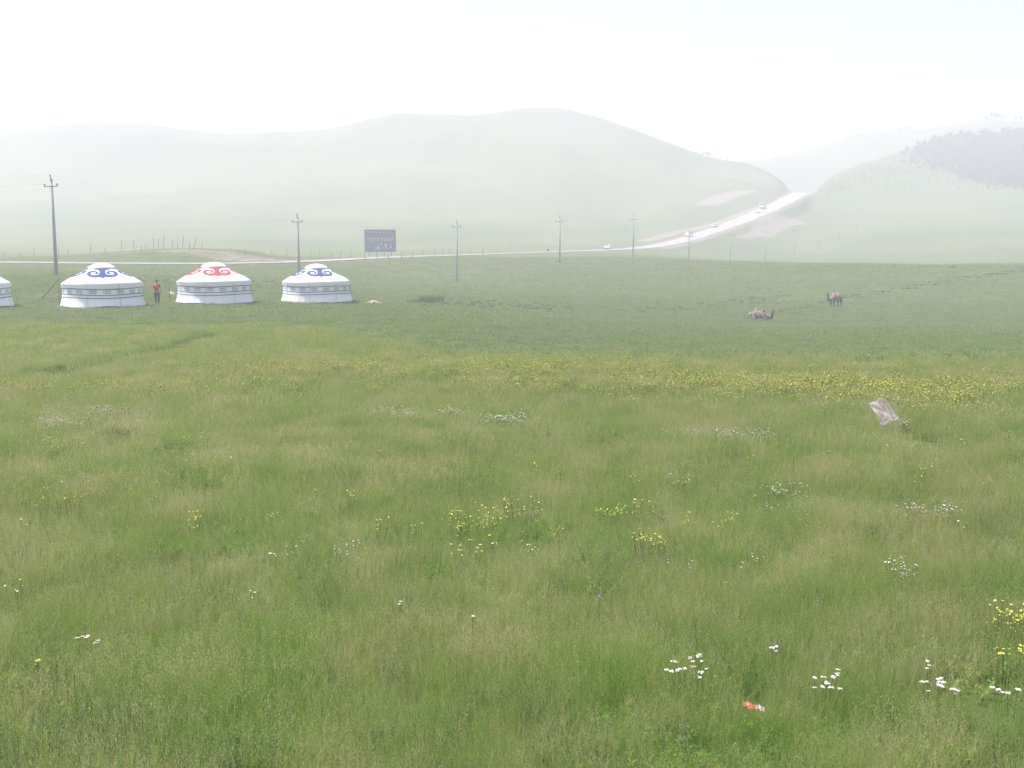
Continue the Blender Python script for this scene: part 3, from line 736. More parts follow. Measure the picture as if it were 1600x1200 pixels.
FP = [('yellow flower clump between the purple flower and the left side, brightest of the near ones', 735, 858, 16, (.30, .4)), ('yellow flower clump at the right edge of the meadow', 1568, 1022, 7, (.07, .06)),
      ('second yellow flower clump touching the right edge of the meadow', 1596, 1023, 8, (.06, .06)), ('lone yellow flower in the left foreground herbs', 57, 1042, 5, (.05, .04)),
      ('yellow flower clump below the long white drift on the left', 325, 714, 14, (.5, .5))]
for i, (lb, x, y, n, sp_) in enumerate(FP):
    flower_plant('yellow_flower_plant', lb, 'flower', 'yellow flower plants in the near meadow', x, y, n, sp_, .38, UY, 440 + i)
PU = proto_mesh('flower_head', umbel_mesh(.030, 350, M_purple), M_purple)
flower_plant('thistle_flower', 'single purple thistle bloom in the middle of the near grass', 'flower', 'thistles in the meadow', 936, 945, 2, (.015, .01), .42, [PU], 460)
flower_plant('thistle_flower', 'pale bluish purple thistle bloom beyond the yellow flowers', 'flower', 'thistles in the meadow', 1036, 815, 3, (.06, .04), .42, [PU], 461)
flower_plant('thistle_flower', 'faded white thistle puff standing alone left of the purple bloom', 'flower', 'thistles in the meadow', 739, 976, 2, (.01, .01), .42, [UW[0]], 462)

# feathery wormwood bushes along the bottom edge
def bush(x_px, y_px, r, h, n, seed, label, m=M_weed, group='wormwood bushes at the front of the meadow'):
    gx, gy = ground_px([x_px], [y_px]); X0, Y0 = float(gx[0]), float(gy[0])
    root = empty('wormwood_bush', (X0, Y0, gz(X0, Y0)), 0, label, 'bush', group)
    V, Fc, Tn = leafy_stems(int(n * 1.25), r, h * .6, h, .024, seed, (.15, .85), 80, .5)
    me_ = mk('foliage', V, Fc, m, Tn); link(bpy.data.objects.new('foliage', me_), root)
    sm = MB(); g = random.Random(seed)
    for i in range(6):
        a_ = g.random() * 6.28; sm.tube([(0, 0, -.03), (math.cos(a_) * r * .5, math.sin(a_) * r * .5, h * .35), (math.cos(a_) * r * .9, math.sin(a_) * r * .9, h * .7)], .0018, 4, False)
    sm.build('stem', mat('brown_stem_%d' % seed, (.12, .08, .045), .9), root)
BU = [(60, 1235, .34, .42, 46, 'pale wormwood bush in the bottom corner beside the yellow flower'), (160, 1250, .30, .40, 40, 'grey green wormwood bush second from the bottom corner'),
      (225, 1185, .13, .55, 12, 'slender tall wormwood stem rising above the corner bushes'), (300, 1250, .30, .38, 36, 'third wormwood bush along the bottom edge, with whitish leaves'),
      (120, 1110, .10, .50, 8, 'thin spike of silver wormwood behind the corner bushes'), (90, 1095, .08, .48, 6, 'very thin silver spike left of the thin wormwood spike'),
      (555, 1245, .20, .34, 26, 'low wormwood bush at the bottom edge left of centre'), (520, 1085, .07, .46, 6, 'grey herb spike standing left of the centre of the near grass'),
      (620, 1010, .12, .46, 12, 'bluish herb clump under the lone yarrow head'), (730, 1060, .22, .36, 22, 'soft grey herb clump in the middle of the near grass'),
      (840, 1120, .26, .34, 28, 'broad olive herb clump right of the grey clump'), (1235, 1105, .18, .36, 20, 'pale bluish herb clump beside the orange litter'),
      (1500, 1190, .24, .36, 26, 'leafy green herb clump below the densest white yarrow'), (1580, 1225, .22, .34, 24, 'herb clump in the bottom right corner of the meadow')]
for i, b_ in enumerate(BU):
    bush(b_[0], b_[1], b_[2], b_[3], b_[4], 500 + i, b_[5])

# ------------------------------------------------------------------ yurts
M_canvas = mat('white_yurt_canvas', (.82, .84, .90), .85, .06, 1.6, .2, .35)
M_canvas2 = mat('white_roof_canvas', (.84, .84, .84), .85, .04, 2.2, .2, .25)
M_rope = mat('dark_tension_rope', (.06, .075, .085), .9)
M_seam = mat('grey_seam_rope', (.38, .39, .42), .9)
M_blue = mat('blue_ornament_print', (.040, .075, .20), .85, .12, 8)
M_red = mat('red_ornament_print', (.44, .05, .06), .85, .12, 8)
M_pale = mat('pale_blue_band_print', (.22, .30, .40), .85, .2, 8)
M_earth = mat('trampled_earth', (.19, .155, .12), .95, .4, 3, .1, .6)
WH, ER, CR = 1.72, 3.08, .92      # eave height, eave radius, crown radius
RZ = WH + 1.16                    # roof height at crown
def roof_pt(u, v, off=.012):
    """u metres sideways from the middle, v metres up the slope from the eave, on the roof cone"""
    L_ = math.hypot(ER - CR, RZ - WH); t = v / L_; r = ER + (CR - ER) * t; z = WH + (RZ - WH) * t + .07 * math.sin(math.pi * min(max(t, 0), 1))
    a_ = u / max(r, .35); nz = (ER - CR) / L_; nr_ = (RZ - WH) / L_
    return ((r + off * nr_) * math.sin(a_), -(r + off * nr_) * math.cos(a_), z + off * nz)
def stroke(mb, pts, ws, fn, n=6):
    P = catmull(np.array([(p[0], p[1], 0) for p in pts], float), n); W = np.interp(np.linspace(0, 1, len(P)), np.linspace(0, 1, len(ws)), ws); vs = []
    for i in range(len(P)):
        t = P[min(i + 1, len(P) - 1)] - P[max(i - 1, 0)]; t = t / max(np.hypot(t[0], t[1]), 1e-6); nx, ny = -t[1] * W[i] / 2, t[0] * W[i] / 2
        vs += [fn(P[i][0] + nx, P[i][1] + ny), fn(P[i][0] - nx, P[i][1] - ny)]
    mb.add(vs, [(2 * i, 2 * i + 1, 2 * i + 3, 2 * i + 2) for i in range(len(P) - 1)])
def roof_ornament(mt, parent, rot):
    mb = MB(); base = .90
    f0 = lambda x, y: roof_pt(x, y + base)
    f1 = lambda x, y: roof_pt(x, y + base, .016)
    # middle body: broad head under the crown, waist, broad foot that comes to a point
    prof = [(1.38, .46), (1.30, .44), (1.12, .26), (.95, .22), (.75, .20), (.55, .27), (.38, .36), (.20, .44), (.06, .22), (-.08, .04)]
    vs = []
    for y, w in prof:
        for q in (-1, -.5, 0, .5, 1): vs.append(f0(w * q, y))
    mb.add(vs, [(i * 5 + j, (i + 1) * 5 + j, (i + 1) * 5 + j + 1, i * 5 + j + 1) for i in range(len(prof) - 1) for j in range(4)])
    for s in (-1, 1):
        stroke(mb, [(s * .15, .28), (s * .55, .18), (s * .90, .28), (s * 1.06, .55), (s * .92, .84), (s * .62, .92), (s * .38, .76), (s * .46, .56), (s * .66, .56)], [.38, .38, .38, .34, .29, .25, .21, .17, .12], f1)
        stroke(mb, [(s * .30, 1.28), (s * .48, 1.30), (s * .62, 1.20)], [.16, .12, .04], f1)
    o = mb.build('roof_ornament', mt, parent); o.rotation_euler = (0, 0, rot); return o
def band_spiral_mesh():
    mb = MB(); rr_ = 3.0
    fn = lambda x, y: ((rr_ + .02) * math.sin(x / rr_), -(rr_ + .02) * math.cos(x / rr_), y)
    for s in (-1, 1):
        stroke(mb, [(s * .02, 1.10), (s * .10, 1.06), (s * .22, 1.08), (s * .27, 1.18), (s * .22, 1.27), (s * .13, 1.27), (s * .10, 1.19), (s * .16, 1.16)], [.05, .05, .05, .045, .04, .04, .035, .03], fn, 3)
        stroke(mb, [(0, 1.17), (s * .05, 1.25), (0, 1.30)], [.04, .04, .03], fn, 3)
    me_ = bpy.data.meshes.new('band_ornament'); me_.from_pydata(mb.v, [], mb.f); me_.materials.append(M_pale); me_.update(); return me_
BAND = band_spiral_mesh()
def yurt(x_px, Y, y_base, orn, rot, seed, label):
    g = random.Random(seed); d = world_at(x_px, y_base, Y - 3.1)
    X0 = (x_px - 800) / F * (Y * cp + 5 * sp); z0 = gz(X0, Y - 2.6) + .06
    root = empty('yurt', (X0, Y, z0), 0, label, 'yurt', 'white felt yurts standing in a row on the pasture')
    n = 120
    # wall skirt: flares out at the foot, hem uneven
    rings = [(0, 1.0), (.35, .55), (.75, .2), (1.0, .08), (1.35, .0), (WH, 0)]
    V = []; Fc = []
    hem = [.05 + .14 * math.sin(2.3 * math.sin(6.283 * k / n * 2 + seed) + seed) * .6 + .05 * g.random() * .5 for k in range(n)]
    for ri, (z, fl) in enumerate(rings):
        for k in range(n):
            a_ = 6.283 * k / n; pl = .022 * math.sin(a_ * 37 + seed + .7 * math.sin(a_ * 5)) * (.35 + fl) + .02 * math.sin(a_ * 11 + seed)
            r = 2.98 + .20 * fl + pl; V.append((r * math.cos(a_), r * math.sin(a_), z + (hem[k] if ri == 0 else 0)))
    for i in range(len(rings) - 1):
        for k in range(n):
            k2 = (k + 1) % n; Fc.append((i * n + k, i * n + k2, (i + 1) * n + k2, (i + 1) * n + k))
    root.scale = (.955, .955, 1.0)
    mesh_obj('wall', V, Fc, M_canvas, root, True)
    mb = MB(); mb.lathe([(3.02, WH - .30), (3.05, WH - .15), (ER - .01, WH - .012)], n)            # hanging valance
    for k in range(3 * n):
        x, y, z = mb.v[k]; a_ = math.atan2(y, x); s = 1 + .006 * math.sin(a_ * 29 + seed); mb.v[k] = (x * s, y * s, z)
    mb.build('valance', M_canvas, root, True)
    mb = MB(); prof = [(ER, WH - .02)] 
    for t in np.linspace(0, 1, 9): prof.append((ER + .02 + (CR - ER - .02) * t, WH + (RZ - WH) * t + .07 * math.sin(math.pi * t)))
    mb.lathe(prof, 96)
    mb.build('roof', M_canvas2, root, True)
    # crown cap: a shallow dome that stands off the roof
    cap = [(CR - .1, RZ - .02), (CR - .08, RZ + .05), (CR + .13, RZ - .01), (CR + .14, RZ + .05), (.86, RZ + .17), (.66, RZ + .26), (.42, RZ + .33), (.18, RZ + .365), (.01, RZ + .37)]
    mb = MB(); mb.lathe(cap, 40); mb.build('crown_cap', M_canvas2, root, True)
    for z, r in ((WH - .33, 3.055), (WH - .76, 3.085), (WH - .98, 3.105)):
        mb = MB(); m_ = 96
        sag = [.035 * math.sin(3 * 6.283 * k / m_ + seed) for k in range(m_)]
        for s_ in range(m_):
            a0 = 6.283 * s_ / m_; a1 = 6.283 * (s_ + 1) / m_; z0_ = z + sag[s_]; z1_ = z + sag[(s_ + 1) % m_]
            mb.add([(r * math.cos(a0), r * math.sin(a0), z0_ - .025), (r * math.cos(a1), r * math.sin(a1), z1_ - .025), (r * math.cos(a1), r * math.sin(a1), z1_ + .025), (r * math.cos(a0), r * math.sin(a0), z0_ + .025)], [(0, 1, 2, 3)])
        mb.build('girth_rope', M_rope, root)
    for k in range(8):                                   # ropes that run down over roof and wall
        a_ = rot + R(22 + 45 * k); ca, sa = math.sin(a_), -math.cos(a_)
        pts = [(CR, RZ + .03)] + [(ER + (CR - ER) * t, WH + (RZ - WH) * t + .07 * math.sin(math.pi * t) + .02) for t in (.75, .5, .25)] + [(ER + .03, WH + .01), (3.06, WH - .3), (3.07, .9), (3.18, .3), (3.27, .02)]
        mb = MB(); mb.tube([(r * ca, r * sa, z) for r, z in pts], .014, 5); mb.build('tie_rope', M_seam, root)
    for k in range(4): roof_ornament(orn, root, rot + k * math.pi / 2)
    for k in range(18):
        o = bpy.data.objects.new('band_ornament', BAND); link(o, root); o.rotation_euler = (0, 0, rot + k * 6.283 / 18 + .08)
    # low bank of earth and clods round the foot
    mb = MB(); V = []; Fc = []; m_ = 72
    for ri, (r, z) in enumerate(((2.9, .10), (3.16, .11), (3.34, .03), (3.62, -.16))):
        for k in range(m_):
            a_ = 6.283 * k / m_; q = .07 * g.random(); V.append(((r + q * 2) * math.cos(a_), (r + q * 2) * math.sin(a_), z + q - .07))
    Fc = [(i * m_ + k, i * m_ + (k + 1) % m_, (i + 1) * m_ + (k + 1) % m_, (i + 1) * m_ + k)[::-1] for i in range(3) for k in range(m_)]
    mb.add(V, Fc)
    for k in range(40):
        a_ = g.random() * 6.283; r = g.uniform(3.2, 3.8); mb.blob((r * math.cos(a_), r * math.sin(a_), .02), (g.uniform(.05, .14),) * 2 + (g.uniform(.04, .10),), seed + k, 1, .3)
    mb.build('earth_bank', M_earth, root)
    return root
yurt(-47, 82.0, 485, M_blue, R(26), 1, 'white yurt cut off by the left edge of the picture')
yurt(162, 83.5, 483, M_blue, R(21.5), 2, 'white yurt with blue scroll roof, beside the walker in red')
yurt(336.5, 89.0, 478, M_red, R(23), 3, 'white yurt with the red scroll ornament on its roof')
yurt(495.5, 95.5, 475, M_blue, R(21), 4, 'smallest white yurt, blue scroll roof, last of the row')

# ------------------------------------------------------------------ power poles and wires
M_conc = mat('grey_concrete_pole', (.36, .37, .39), .9, .12, 3)
M_iron = mat('dark_galvanised_iron', (.16, .17, .18), .6)
M_ins = mat('brown_porcelain', (.14, .10, .09), .4)
def pole_xy(n):
    Z = 36.9 * (3.05 + n) ; u = 820 - 4620 / (3.05 + n) if n > -3 else 0
    return Z, u
def pole_px(x, top, base, Y): return x, top, base, Y
POLES = [(0, 80, 275), (1, 465, 335), (2, 714, 345), (3, 875, 338), (4, 990, 336), (5, 1077, 358), (6, 1142, 362), (7, 1197, 358), (8, 1242, 356), (9, 1281, 351), (10, 1312, 343), (11, 1340, 326)]
names = ['tallest concrete power pole, just above the yurt with the blue scroll roof', 'second power pole of the line, rising behind the smallest yurt', 'third power pole of the line, right of the dark billboard',
         'fourth power pole of the line, in the middle of the far field', 'fifth power pole of the line, beside the first white car on the road', 'sixth power pole of the line, crossing the white van on the road',
         'seventh power pole, first one past the crest under the climbing road', 'eighth power pole, just before the reddish bare slope', 'ninth power pole, faint, below the pass',
         'tenth power pole, very faint on the right hill foot', 'eleventh power pole, almost lost in haze on the right hill', 'last power pole visible, farthest up the right hill']
tops = []
def power_pole(X0, Y0, zb, Hh, rz, label):
    root = empty('power_pole', (X0, Y0, zb), rz, label, 'power pole', 'concrete power poles crossing the pasture')
    mb = MB(); mb.tube([(0, 0, -.5), (0, 0, Hh * .5), (0, 0, Hh - .28)], [.19, .155, .10], 10); mb.build('pole', M_conc, root, True)
    ca = MB(); ca.box((0, -.13, Hh - 1.05), (1.75, .08, .08)); ca.box((-.0, -.12, Hh - 1.05), (.26, .26, .05)); ca.build('cross_arm', M_iron, root)
    st = MB(); st.tube([(0, -.13, Hh - .45), (0, -.13, Hh - .12)], .03, 6); st.box((0, -.05, Hh - .42), (.18, .2, .05)); st.build('top_bracket', M_iron, root)
    for x, z in ((-.82, Hh - 1.01), (.82, Hh - 1.01), (0, Hh - .12)):
        ins = MB(); ins.lathe([(.02, 0), (.03, .04), (.085, .05), (.05, .10), (.085, .12), (.05, .17), (.06, .21), (.02, .24), (.001, .245)], 8, (x, -.13, z)); ins.build('insulator', M_ins, root, True)
    m_ = Matrix.Rotation(rz, 3, 'Z')
    return [Vector((X0, Y0, zb)) + m_ @ Vector(p) for p in ((-.82, -.13, Hh - .80), (.82, -.13, Hh - .80), (0, -.13, Hh + .09))]
w0 = None
line = []
for n, x, top in POLES:
    Y = 36.9 * (3.05 + n); Hh = 9.95
    tp = world_at(x, top, Y); zb = gz(tp.x, Y); Hh = tp.z - zb + .02
    line.append((tp.x, Y, zb, min(max(Hh, 8.8), 12.0), names[n]))
line = [(-62.0, 66.0, gz(-62, 66), 9.9, 'power pole standing outside the left edge')] + line
for i, (x, y, zb, Hh, nm) in enumerate(line):
    a_ = line[min(i + 1, len(line) - 1)]; b_ = line[max(i - 1, 0)]; rz = math.atan2(a_[1] - b_[1], a_[0] - b_[0]) + math.pi / 2
    rz *= .0 if False else 1
    # arms at right angles to the line; from the lens they are still seen broad
    if i == 0: tops.append([Vector((x + s_, y, zb + Hh + q)) for s_, q in ((-.6, -.8), (.6, -.8), (0, .1))]); continue
    tops.append(power_pole(x, y, zb, Hh, rz + math.pi, nm) )
for w in range(3):
    mb = MB()
    for a_, b_ in zip(tops[:-1], tops[1:]):
        p0 = a_[w] if w == 2 else a_[w]; p1 = b_[w]
        if a_ is tops[0] and w < 2: p0 = a_[w]
        pts = []
        for t in np.linspace(0, 1, 13):
            p = p0.lerp(p1, t); p.z -= .75 * 4 * t * (1 - t); pts.append(p)
        mb.tube(pts, .003, 4, False)
    o = mb.build('power_line', M_iron, None)
    tag(o, ['overhead wire on the left ends of the pole arms', 'overhead wire on the right ends of the pole arms', 'topmost overhead wire running over the pole tips'][w], 'wire', 'overhead wires between the power poles')

# ------------------------------------------------------------------ fence posts, sticks
M_wood = mat('weathered_wood', (.13, .115, .10), .95, .3, 12)
M_wood2 = mat('pale_wood_stick', (.30, .26, .21), .95, .3, 12)
def post(name, x, ytop, ybase, Y, lean, label, group, cat='fence post', r=.06, mt=None):
    b0 = world_at(x, ybase, Y); X0 = b0.x; zb = gz(X0, Y); hh = max(.9, (ybase - ytop) / F * Y)
    g = random.Random(int(x * 7)); mb = MB()
    mb.tube([(0, 0, -.25), (lean * hh * .5, .02, hh * .5), (lean * hh, .0, hh)], [r, r * .9, r * .7], 6)
    o = mb.build(name, mt or M_wood); o.location = (X0, Y, zb); o.rotation_euler = (0, 0, 0)
    return tag(o, label, cat, group)
ORD = 'first second third fourth fifth sixth seventh eighth ninth tenth eleventh twelfth thirteenth fourteenth fifteenth sixteenth seventeenth eighteenth nineteenth twentieth'.split()
fp = [(7,397,409),(32,399,409),(54,393,409),(92,384,400),(107,388,399),(142,379,396),(165,384,395),(191,376,394),(210,374,392),(221,384,392),(228,383,392),(241,373,392),(248,374,391),(256,371,391),
      (270,377,390),(278,378,389),(285,368,388),(296,377,388),(303,369,388),(315,379,389)]
grp = 'leaning wooden fence posts on the earth bank'
for i, (x, a_, b_) in enumerate(fp):
    lean = {285: .12, 303: .22, 256: .05, 315: .12, 191: -.06, 210: -.08}.get(x, random.uniform(-.06, .06))
    lb = {303: 'fence post leaning most to the right on the earth bank', 285: 'tall fence post leaning slightly right on the earth bank crest', 142: 'lone tall fence post midway up the left side of the earth bank', 92: 'fence post beside the tallest power pole, at the earth bank foot'}.get(x)
    post('fence_post', x, a_, b_, 217 + (6 if x < 60 else 0), lean, lb or '%s thin wooden fence post of the row rising over the earth bank' % ORD[i], grp)
for i, x in enumerate([343,362,383,402,425,449,466,485,500,518,532,548,660,680,692,703,720,735,755,778,800]):
    bx = np.interp(x, [343, 450, 560, 660, 800], [391, 399, 400, 398, 394])
    post('fence_post', x, bx - 10 - (i % 3), bx, float(np.interp(x, [343, 560, 800], [238, 262, 330])), random.uniform(-.08, .08), 'small wooden fence post beyond the road, %s to the left of the billboard' % ORD[11 - i] if x < 560 else 'small wooden fence post beyond the road, %s to the right of the billboard' % ORD[i - 12], 'fence posts in the row beyond the road')
post('fence_post', 563, 389, 399, 255, 0, 'yellowish marker post just left of the billboard', 'fence posts in the row beyond the road', mt=mat('yellowed_paint', (.45, .42, .12), .8))
for i, (x, lb) in enumerate([(570, 'short roadside stake below the left edge of the billboard'), (589.5, 'short roadside stake under the middle of the billboard'), (606.7, 'short roadside stake under the right part of the billboard'), (628, 'short roadside stake just right of the billboard'), (645, 'second roadside stake right of the billboard'), (754, 'short roadside stake beyond the third power pole')]):
    Yp = float(np.interp(x, [570, 645, 754], [222, 238, 268]))
    post('roadside_stake', x, 397.5 if x < 700 else 393, 407 if x < 700 else 401, Yp, 0, lb, 'stakes along the near verge of the road', 'stake', .09)
post('upright_stick', 92.5, 432, 480, 83, .03, 'thin upright stick just left of the yurt beside the walker', 'sticks standing round the yurts', 'stick', .025)
post('upright_stick', 265.5, 436, 475, 88, 0, 'thin dark upright stick between the walker and the red scroll yurt', 'sticks standing round the yurts', 'stick', .03)
# small marker plate on a post beside the road
pm = world_at(856, 395.5, 296); mb = MB(); root = empty('road_marker', (pm.x, 296, gz(pm.x, 296)), 0, 'small dark marker plate on a short post beside the road', 'road marker')
mb.tube([(0, 0, -.3), (0, 0, 1.0)], .05, 6); mb.build('post', M_iron, root); mb = MB(); mb.box((0, -.06, .85), (.55, .03, .5)); mb.build('plate', mat('dark_teal_paint', (.05, .10, .11), .6), root)
# leaning pole with a heap of sticks
p0 = world_at(62, 468, 90); p1 = world_at(90, 437.5, 90)
mb = MB(); mb.tube([(p0.x, p0.y, gz(p0.x, p0.y) - .05), ((p0.x + p1.x) / 2 + .1, p0.y, (gz(p0.x, p0.y) + p1.z) / 2 - .05), (p1.x, p1.y, p1.z)], [.06, .05, .03], 6)
mb.tube([((p0.x + p1.x) / 2 + .1, p0.y, (gz(p0.x, p0.y) + p1.z) / 2 - .1), ((p0.x + p1.x) / 2, p0.y, (gz(p0.x, p0.y) + p1.z) / 2 + .42)], [.03, .015], 5)
tag(mb.build('leaning_branch', M_wood), 'long bare branch leaning up from the ground beside the upright stick', 'branch')
mb = MB(); g = random.Random(5); q0 = world_at(78, 470, 90)
for i in range(16):
    a_ = g.uniform(-.35, .35); x, y = q0.x + g.uniform(-.9, .9), q0.y + g.uniform(-.5, .5); z = gz(x, y) + .05 + .12 * g.random(); l = g.uniform(.3, .8)
    mb.tube([(x - l * math.cos(a_), y - l * math.sin(a_), z), (x + l * math.cos(a_), y + l * math.sin(a_), z + g.uniform(-.05, .15))], .022, 5)
tag(mb.build('stick_pile', M_wood2), 'low pile of broken sticks on the soil left of the yurt', 'pile of sticks')
mb = MB(); p = world_at(268, 458.5, 88); mb.blob((0, 0, 0), (.14, .10, .12), 3, 2, .25); mb.blob((.12, 0, -.04), (.10, .08, .08), 4, 2, .25); mb.tube([(-.06, 0, 0), (-.14, 0, 0)], .012, 4)
o = mb.build('white_cloth', M_canvas2, None, True); zc = gz(p.x - .13, p.y) + (475 - 459) / F * 88; o.location = (p.x, p.y, zc); tag(o, 'small white rag hanging on the dark upright stick', 'rag')
# pale heap of stones
px_, py_ = ground_px([583], [475.5]); mb = MB(); g = random.Random(9)
M_stone = mat('pale_sandstone', (.46, .40, .33), .95, .3, 4, .2, .5)
for i in range(46):
    a_ = g.random() * 6.28; r = g.random() ** .7; mb.blob((r * .72 * math.cos(a_) , r * .5 * math.sin(a_), .24 * (1 - r) + .03), (g.uniform(.09, .17),) * 2 + (g.uniform(.07, .13),), i, 1, .3)
o = mb.build('stone_heap', M_stone); o.location = (float(px_[0]), float(py_[0]), gz(float(px_[0]), float(py_[0]))); tag(o, 'pale low heap of stones in the grass right of the last yurt', 'heap of stones')

# ------------------------------------------------------------------ billboard
M_panel = None
def panel_material():
    m, nt, b = nmat('dark_billboard_print'); N = nt.nodes; L = nt.links
    tc = N.new('ShaderNodeTexCoord'); sx = N.new('ShaderNodeSeparateXYZ'); L.new(tc.outputs['Object'], sx.inputs[0])
    mr = N.new('ShaderNodeMapRange'); mr.inputs[1].default_value = 1.4; mr.inputs[2].default_value = 6.4; L.new(sx.outputs['Z'], mr.inputs[0])
    r = ramp(N, [(0, (.11, .10, .22)), (.25, (.07, .13, .21)), (.55, (.07, .14, .19)), (.8, (.09, .11, .19)), (1, (.09, .09, .17))]); L.new(mr.outputs[0], r.inputs[0])
    ns = N.new('ShaderNodeTexNoise'); ns.inputs['Scale'].default_value = .9; L.new(tc.outputs['Object'], ns.inputs['Vector'])
    mx = N.new('ShaderNodeMix'); mx.data_type = 'RGBA'; mx.blend_type = 'MULTIPLY'; mx.inputs[0].default_value = .6
    r2 = ramp(N, [(.3, (.6, .7, .9)), (.7, (1.3, 1.1, 1.2))]); L.new(ns.outputs['Fac'], r2.inputs[0]); L.new(r.outputs[0], mx.inputs[6]); L.new(r2.outputs[0], mx.inputs[7])
    L.new(mx.outputs[2], b.inputs['Base Color']); b.inputs['Roughness'].default_value = .6
    return m
BY = 262
bb = world_at(594.5, 402, BY); zb = gz(bb.x, BY); sc_ = BY / F * 1.003
bw, bh = 47 * sc_, 33 * sc_; bot = world_at(594.5, 393, BY).z - zb
root = empty('billboard', (bb.x, BY, zb), R(3), 'dark blue roadside billboard with rows of pale lettering, standing on posts', 'billboard')
mb = MB(); mb.box((0, 0, bot + bh / 2), (bw, .16, bh)); mb.build('panel', panel_material(), root)
mb = MB()
for (c_, d_) in (((0, 0, bot + bh + .05), (bw + .2, .24, .1)), ((0, 0, bot - .05), (bw + .2, .24, .1)), ((-bw / 2 - .05, 0, bot + bh / 2), (.1, .24, bh)), ((bw / 2 + .05, 0, bot + bh / 2), (.1, .24, bh))): mb.box(c_, d_)
mb.build('frame', M_iron, root)
for s in (-.36, -.12, .12, .36):
    mb = MB(); mb.tube([(s * bw, .22, -.4), (s * bw, .22, bot + bh * .8)], .09, 8); mb.box((s * bw, .12, bot + bh * .3), (.12, .10, .12)); mb.build('leg', M_iron, root)
def lettering(name, mt, cells, parent):
    """picture-writing: small groups of strokes, too far off to read"""
    mb = MB(); g = random.Random(77)
    for (cx, cz, w, h) in cells:
        t = w * .14
        for k in range(g.choice((2, 3))): mb.box((cx, -.095, cz + h * (-.38 + .38 * k)), (w * g.uniform(.6, 1), .02, t))
        for k in range(2): mb.box((cx + w * g.choice((-.32, 0, .3)), -.097, cz + h * g.uniform(-.1, .1)), (t, .02, h * g.uniform(.6, .95)))
    return mb.build(name, mt, parent)
u = lambda px: (px - 594.5) * sc_; vz = lambda py: bot + (393 - py) * sc_
M_lw = mat('white_lettering', (.75, .78, .85), .7, .03); M_lp = mat('pink_lettering', (.68, .52, .60), .7, .05); M_lb = mat('light_blue_print', (.40, .62, .72), .7, .1)
lettering('small_lettering', M_lw, [(u(574.8 + 2.05 * i), vz(362.9 + .025 * i), 1.5 * sc_, 1.9 * sc_) for i in range(18)], root)
lettering('large_lettering', M_lp, [(u(576.7 + 4.55 * i), vz(373.7), 3.6 * sc_, 5.2 * sc_) for i in range(4)], root)
lettering('large_lettering', M_lp, [(u(597 + 5.2 * i), vz(374.2), 4.0 * sc_, 5.4 * sc_) for i in range(4)], root)
def figure_print(cx, cy, s, kind):
    pass
mb = MB()
def pbox(x, y, w, h): mb.box((u(x), -.094, vz(y)), (w * sc_, .02, h * sc_))
for (x, y, w, h) in [(591, 386.2, 2.0, 5.0), (591.2, 384.8, 2.9, 1.2), (590.5, 389.6, 3.2, 1.6), (588.0, 387.4, 3.4, .8), (596.5, 388.0, 7.5, .7), (602.8, 385.5, 1.7, 7.2), (603.4, 382.0, 4.2, 1.2), (601.6, 383.2, 2.2, .9),
                     (583.3, 379.0, 1.5, 1.8), (595.6, 381.6, 2.4, 1.8), (610.6, 385.6, 2.1, 2.9), (607.0, 388.4, 4.0, .7), (586.2, 389.3, 3.0, .8), (611.5, 382.6, 1.2, 1.0)]:
    pbox(x, y, w, h)
mb.build('printed_figures', M_lb, root)

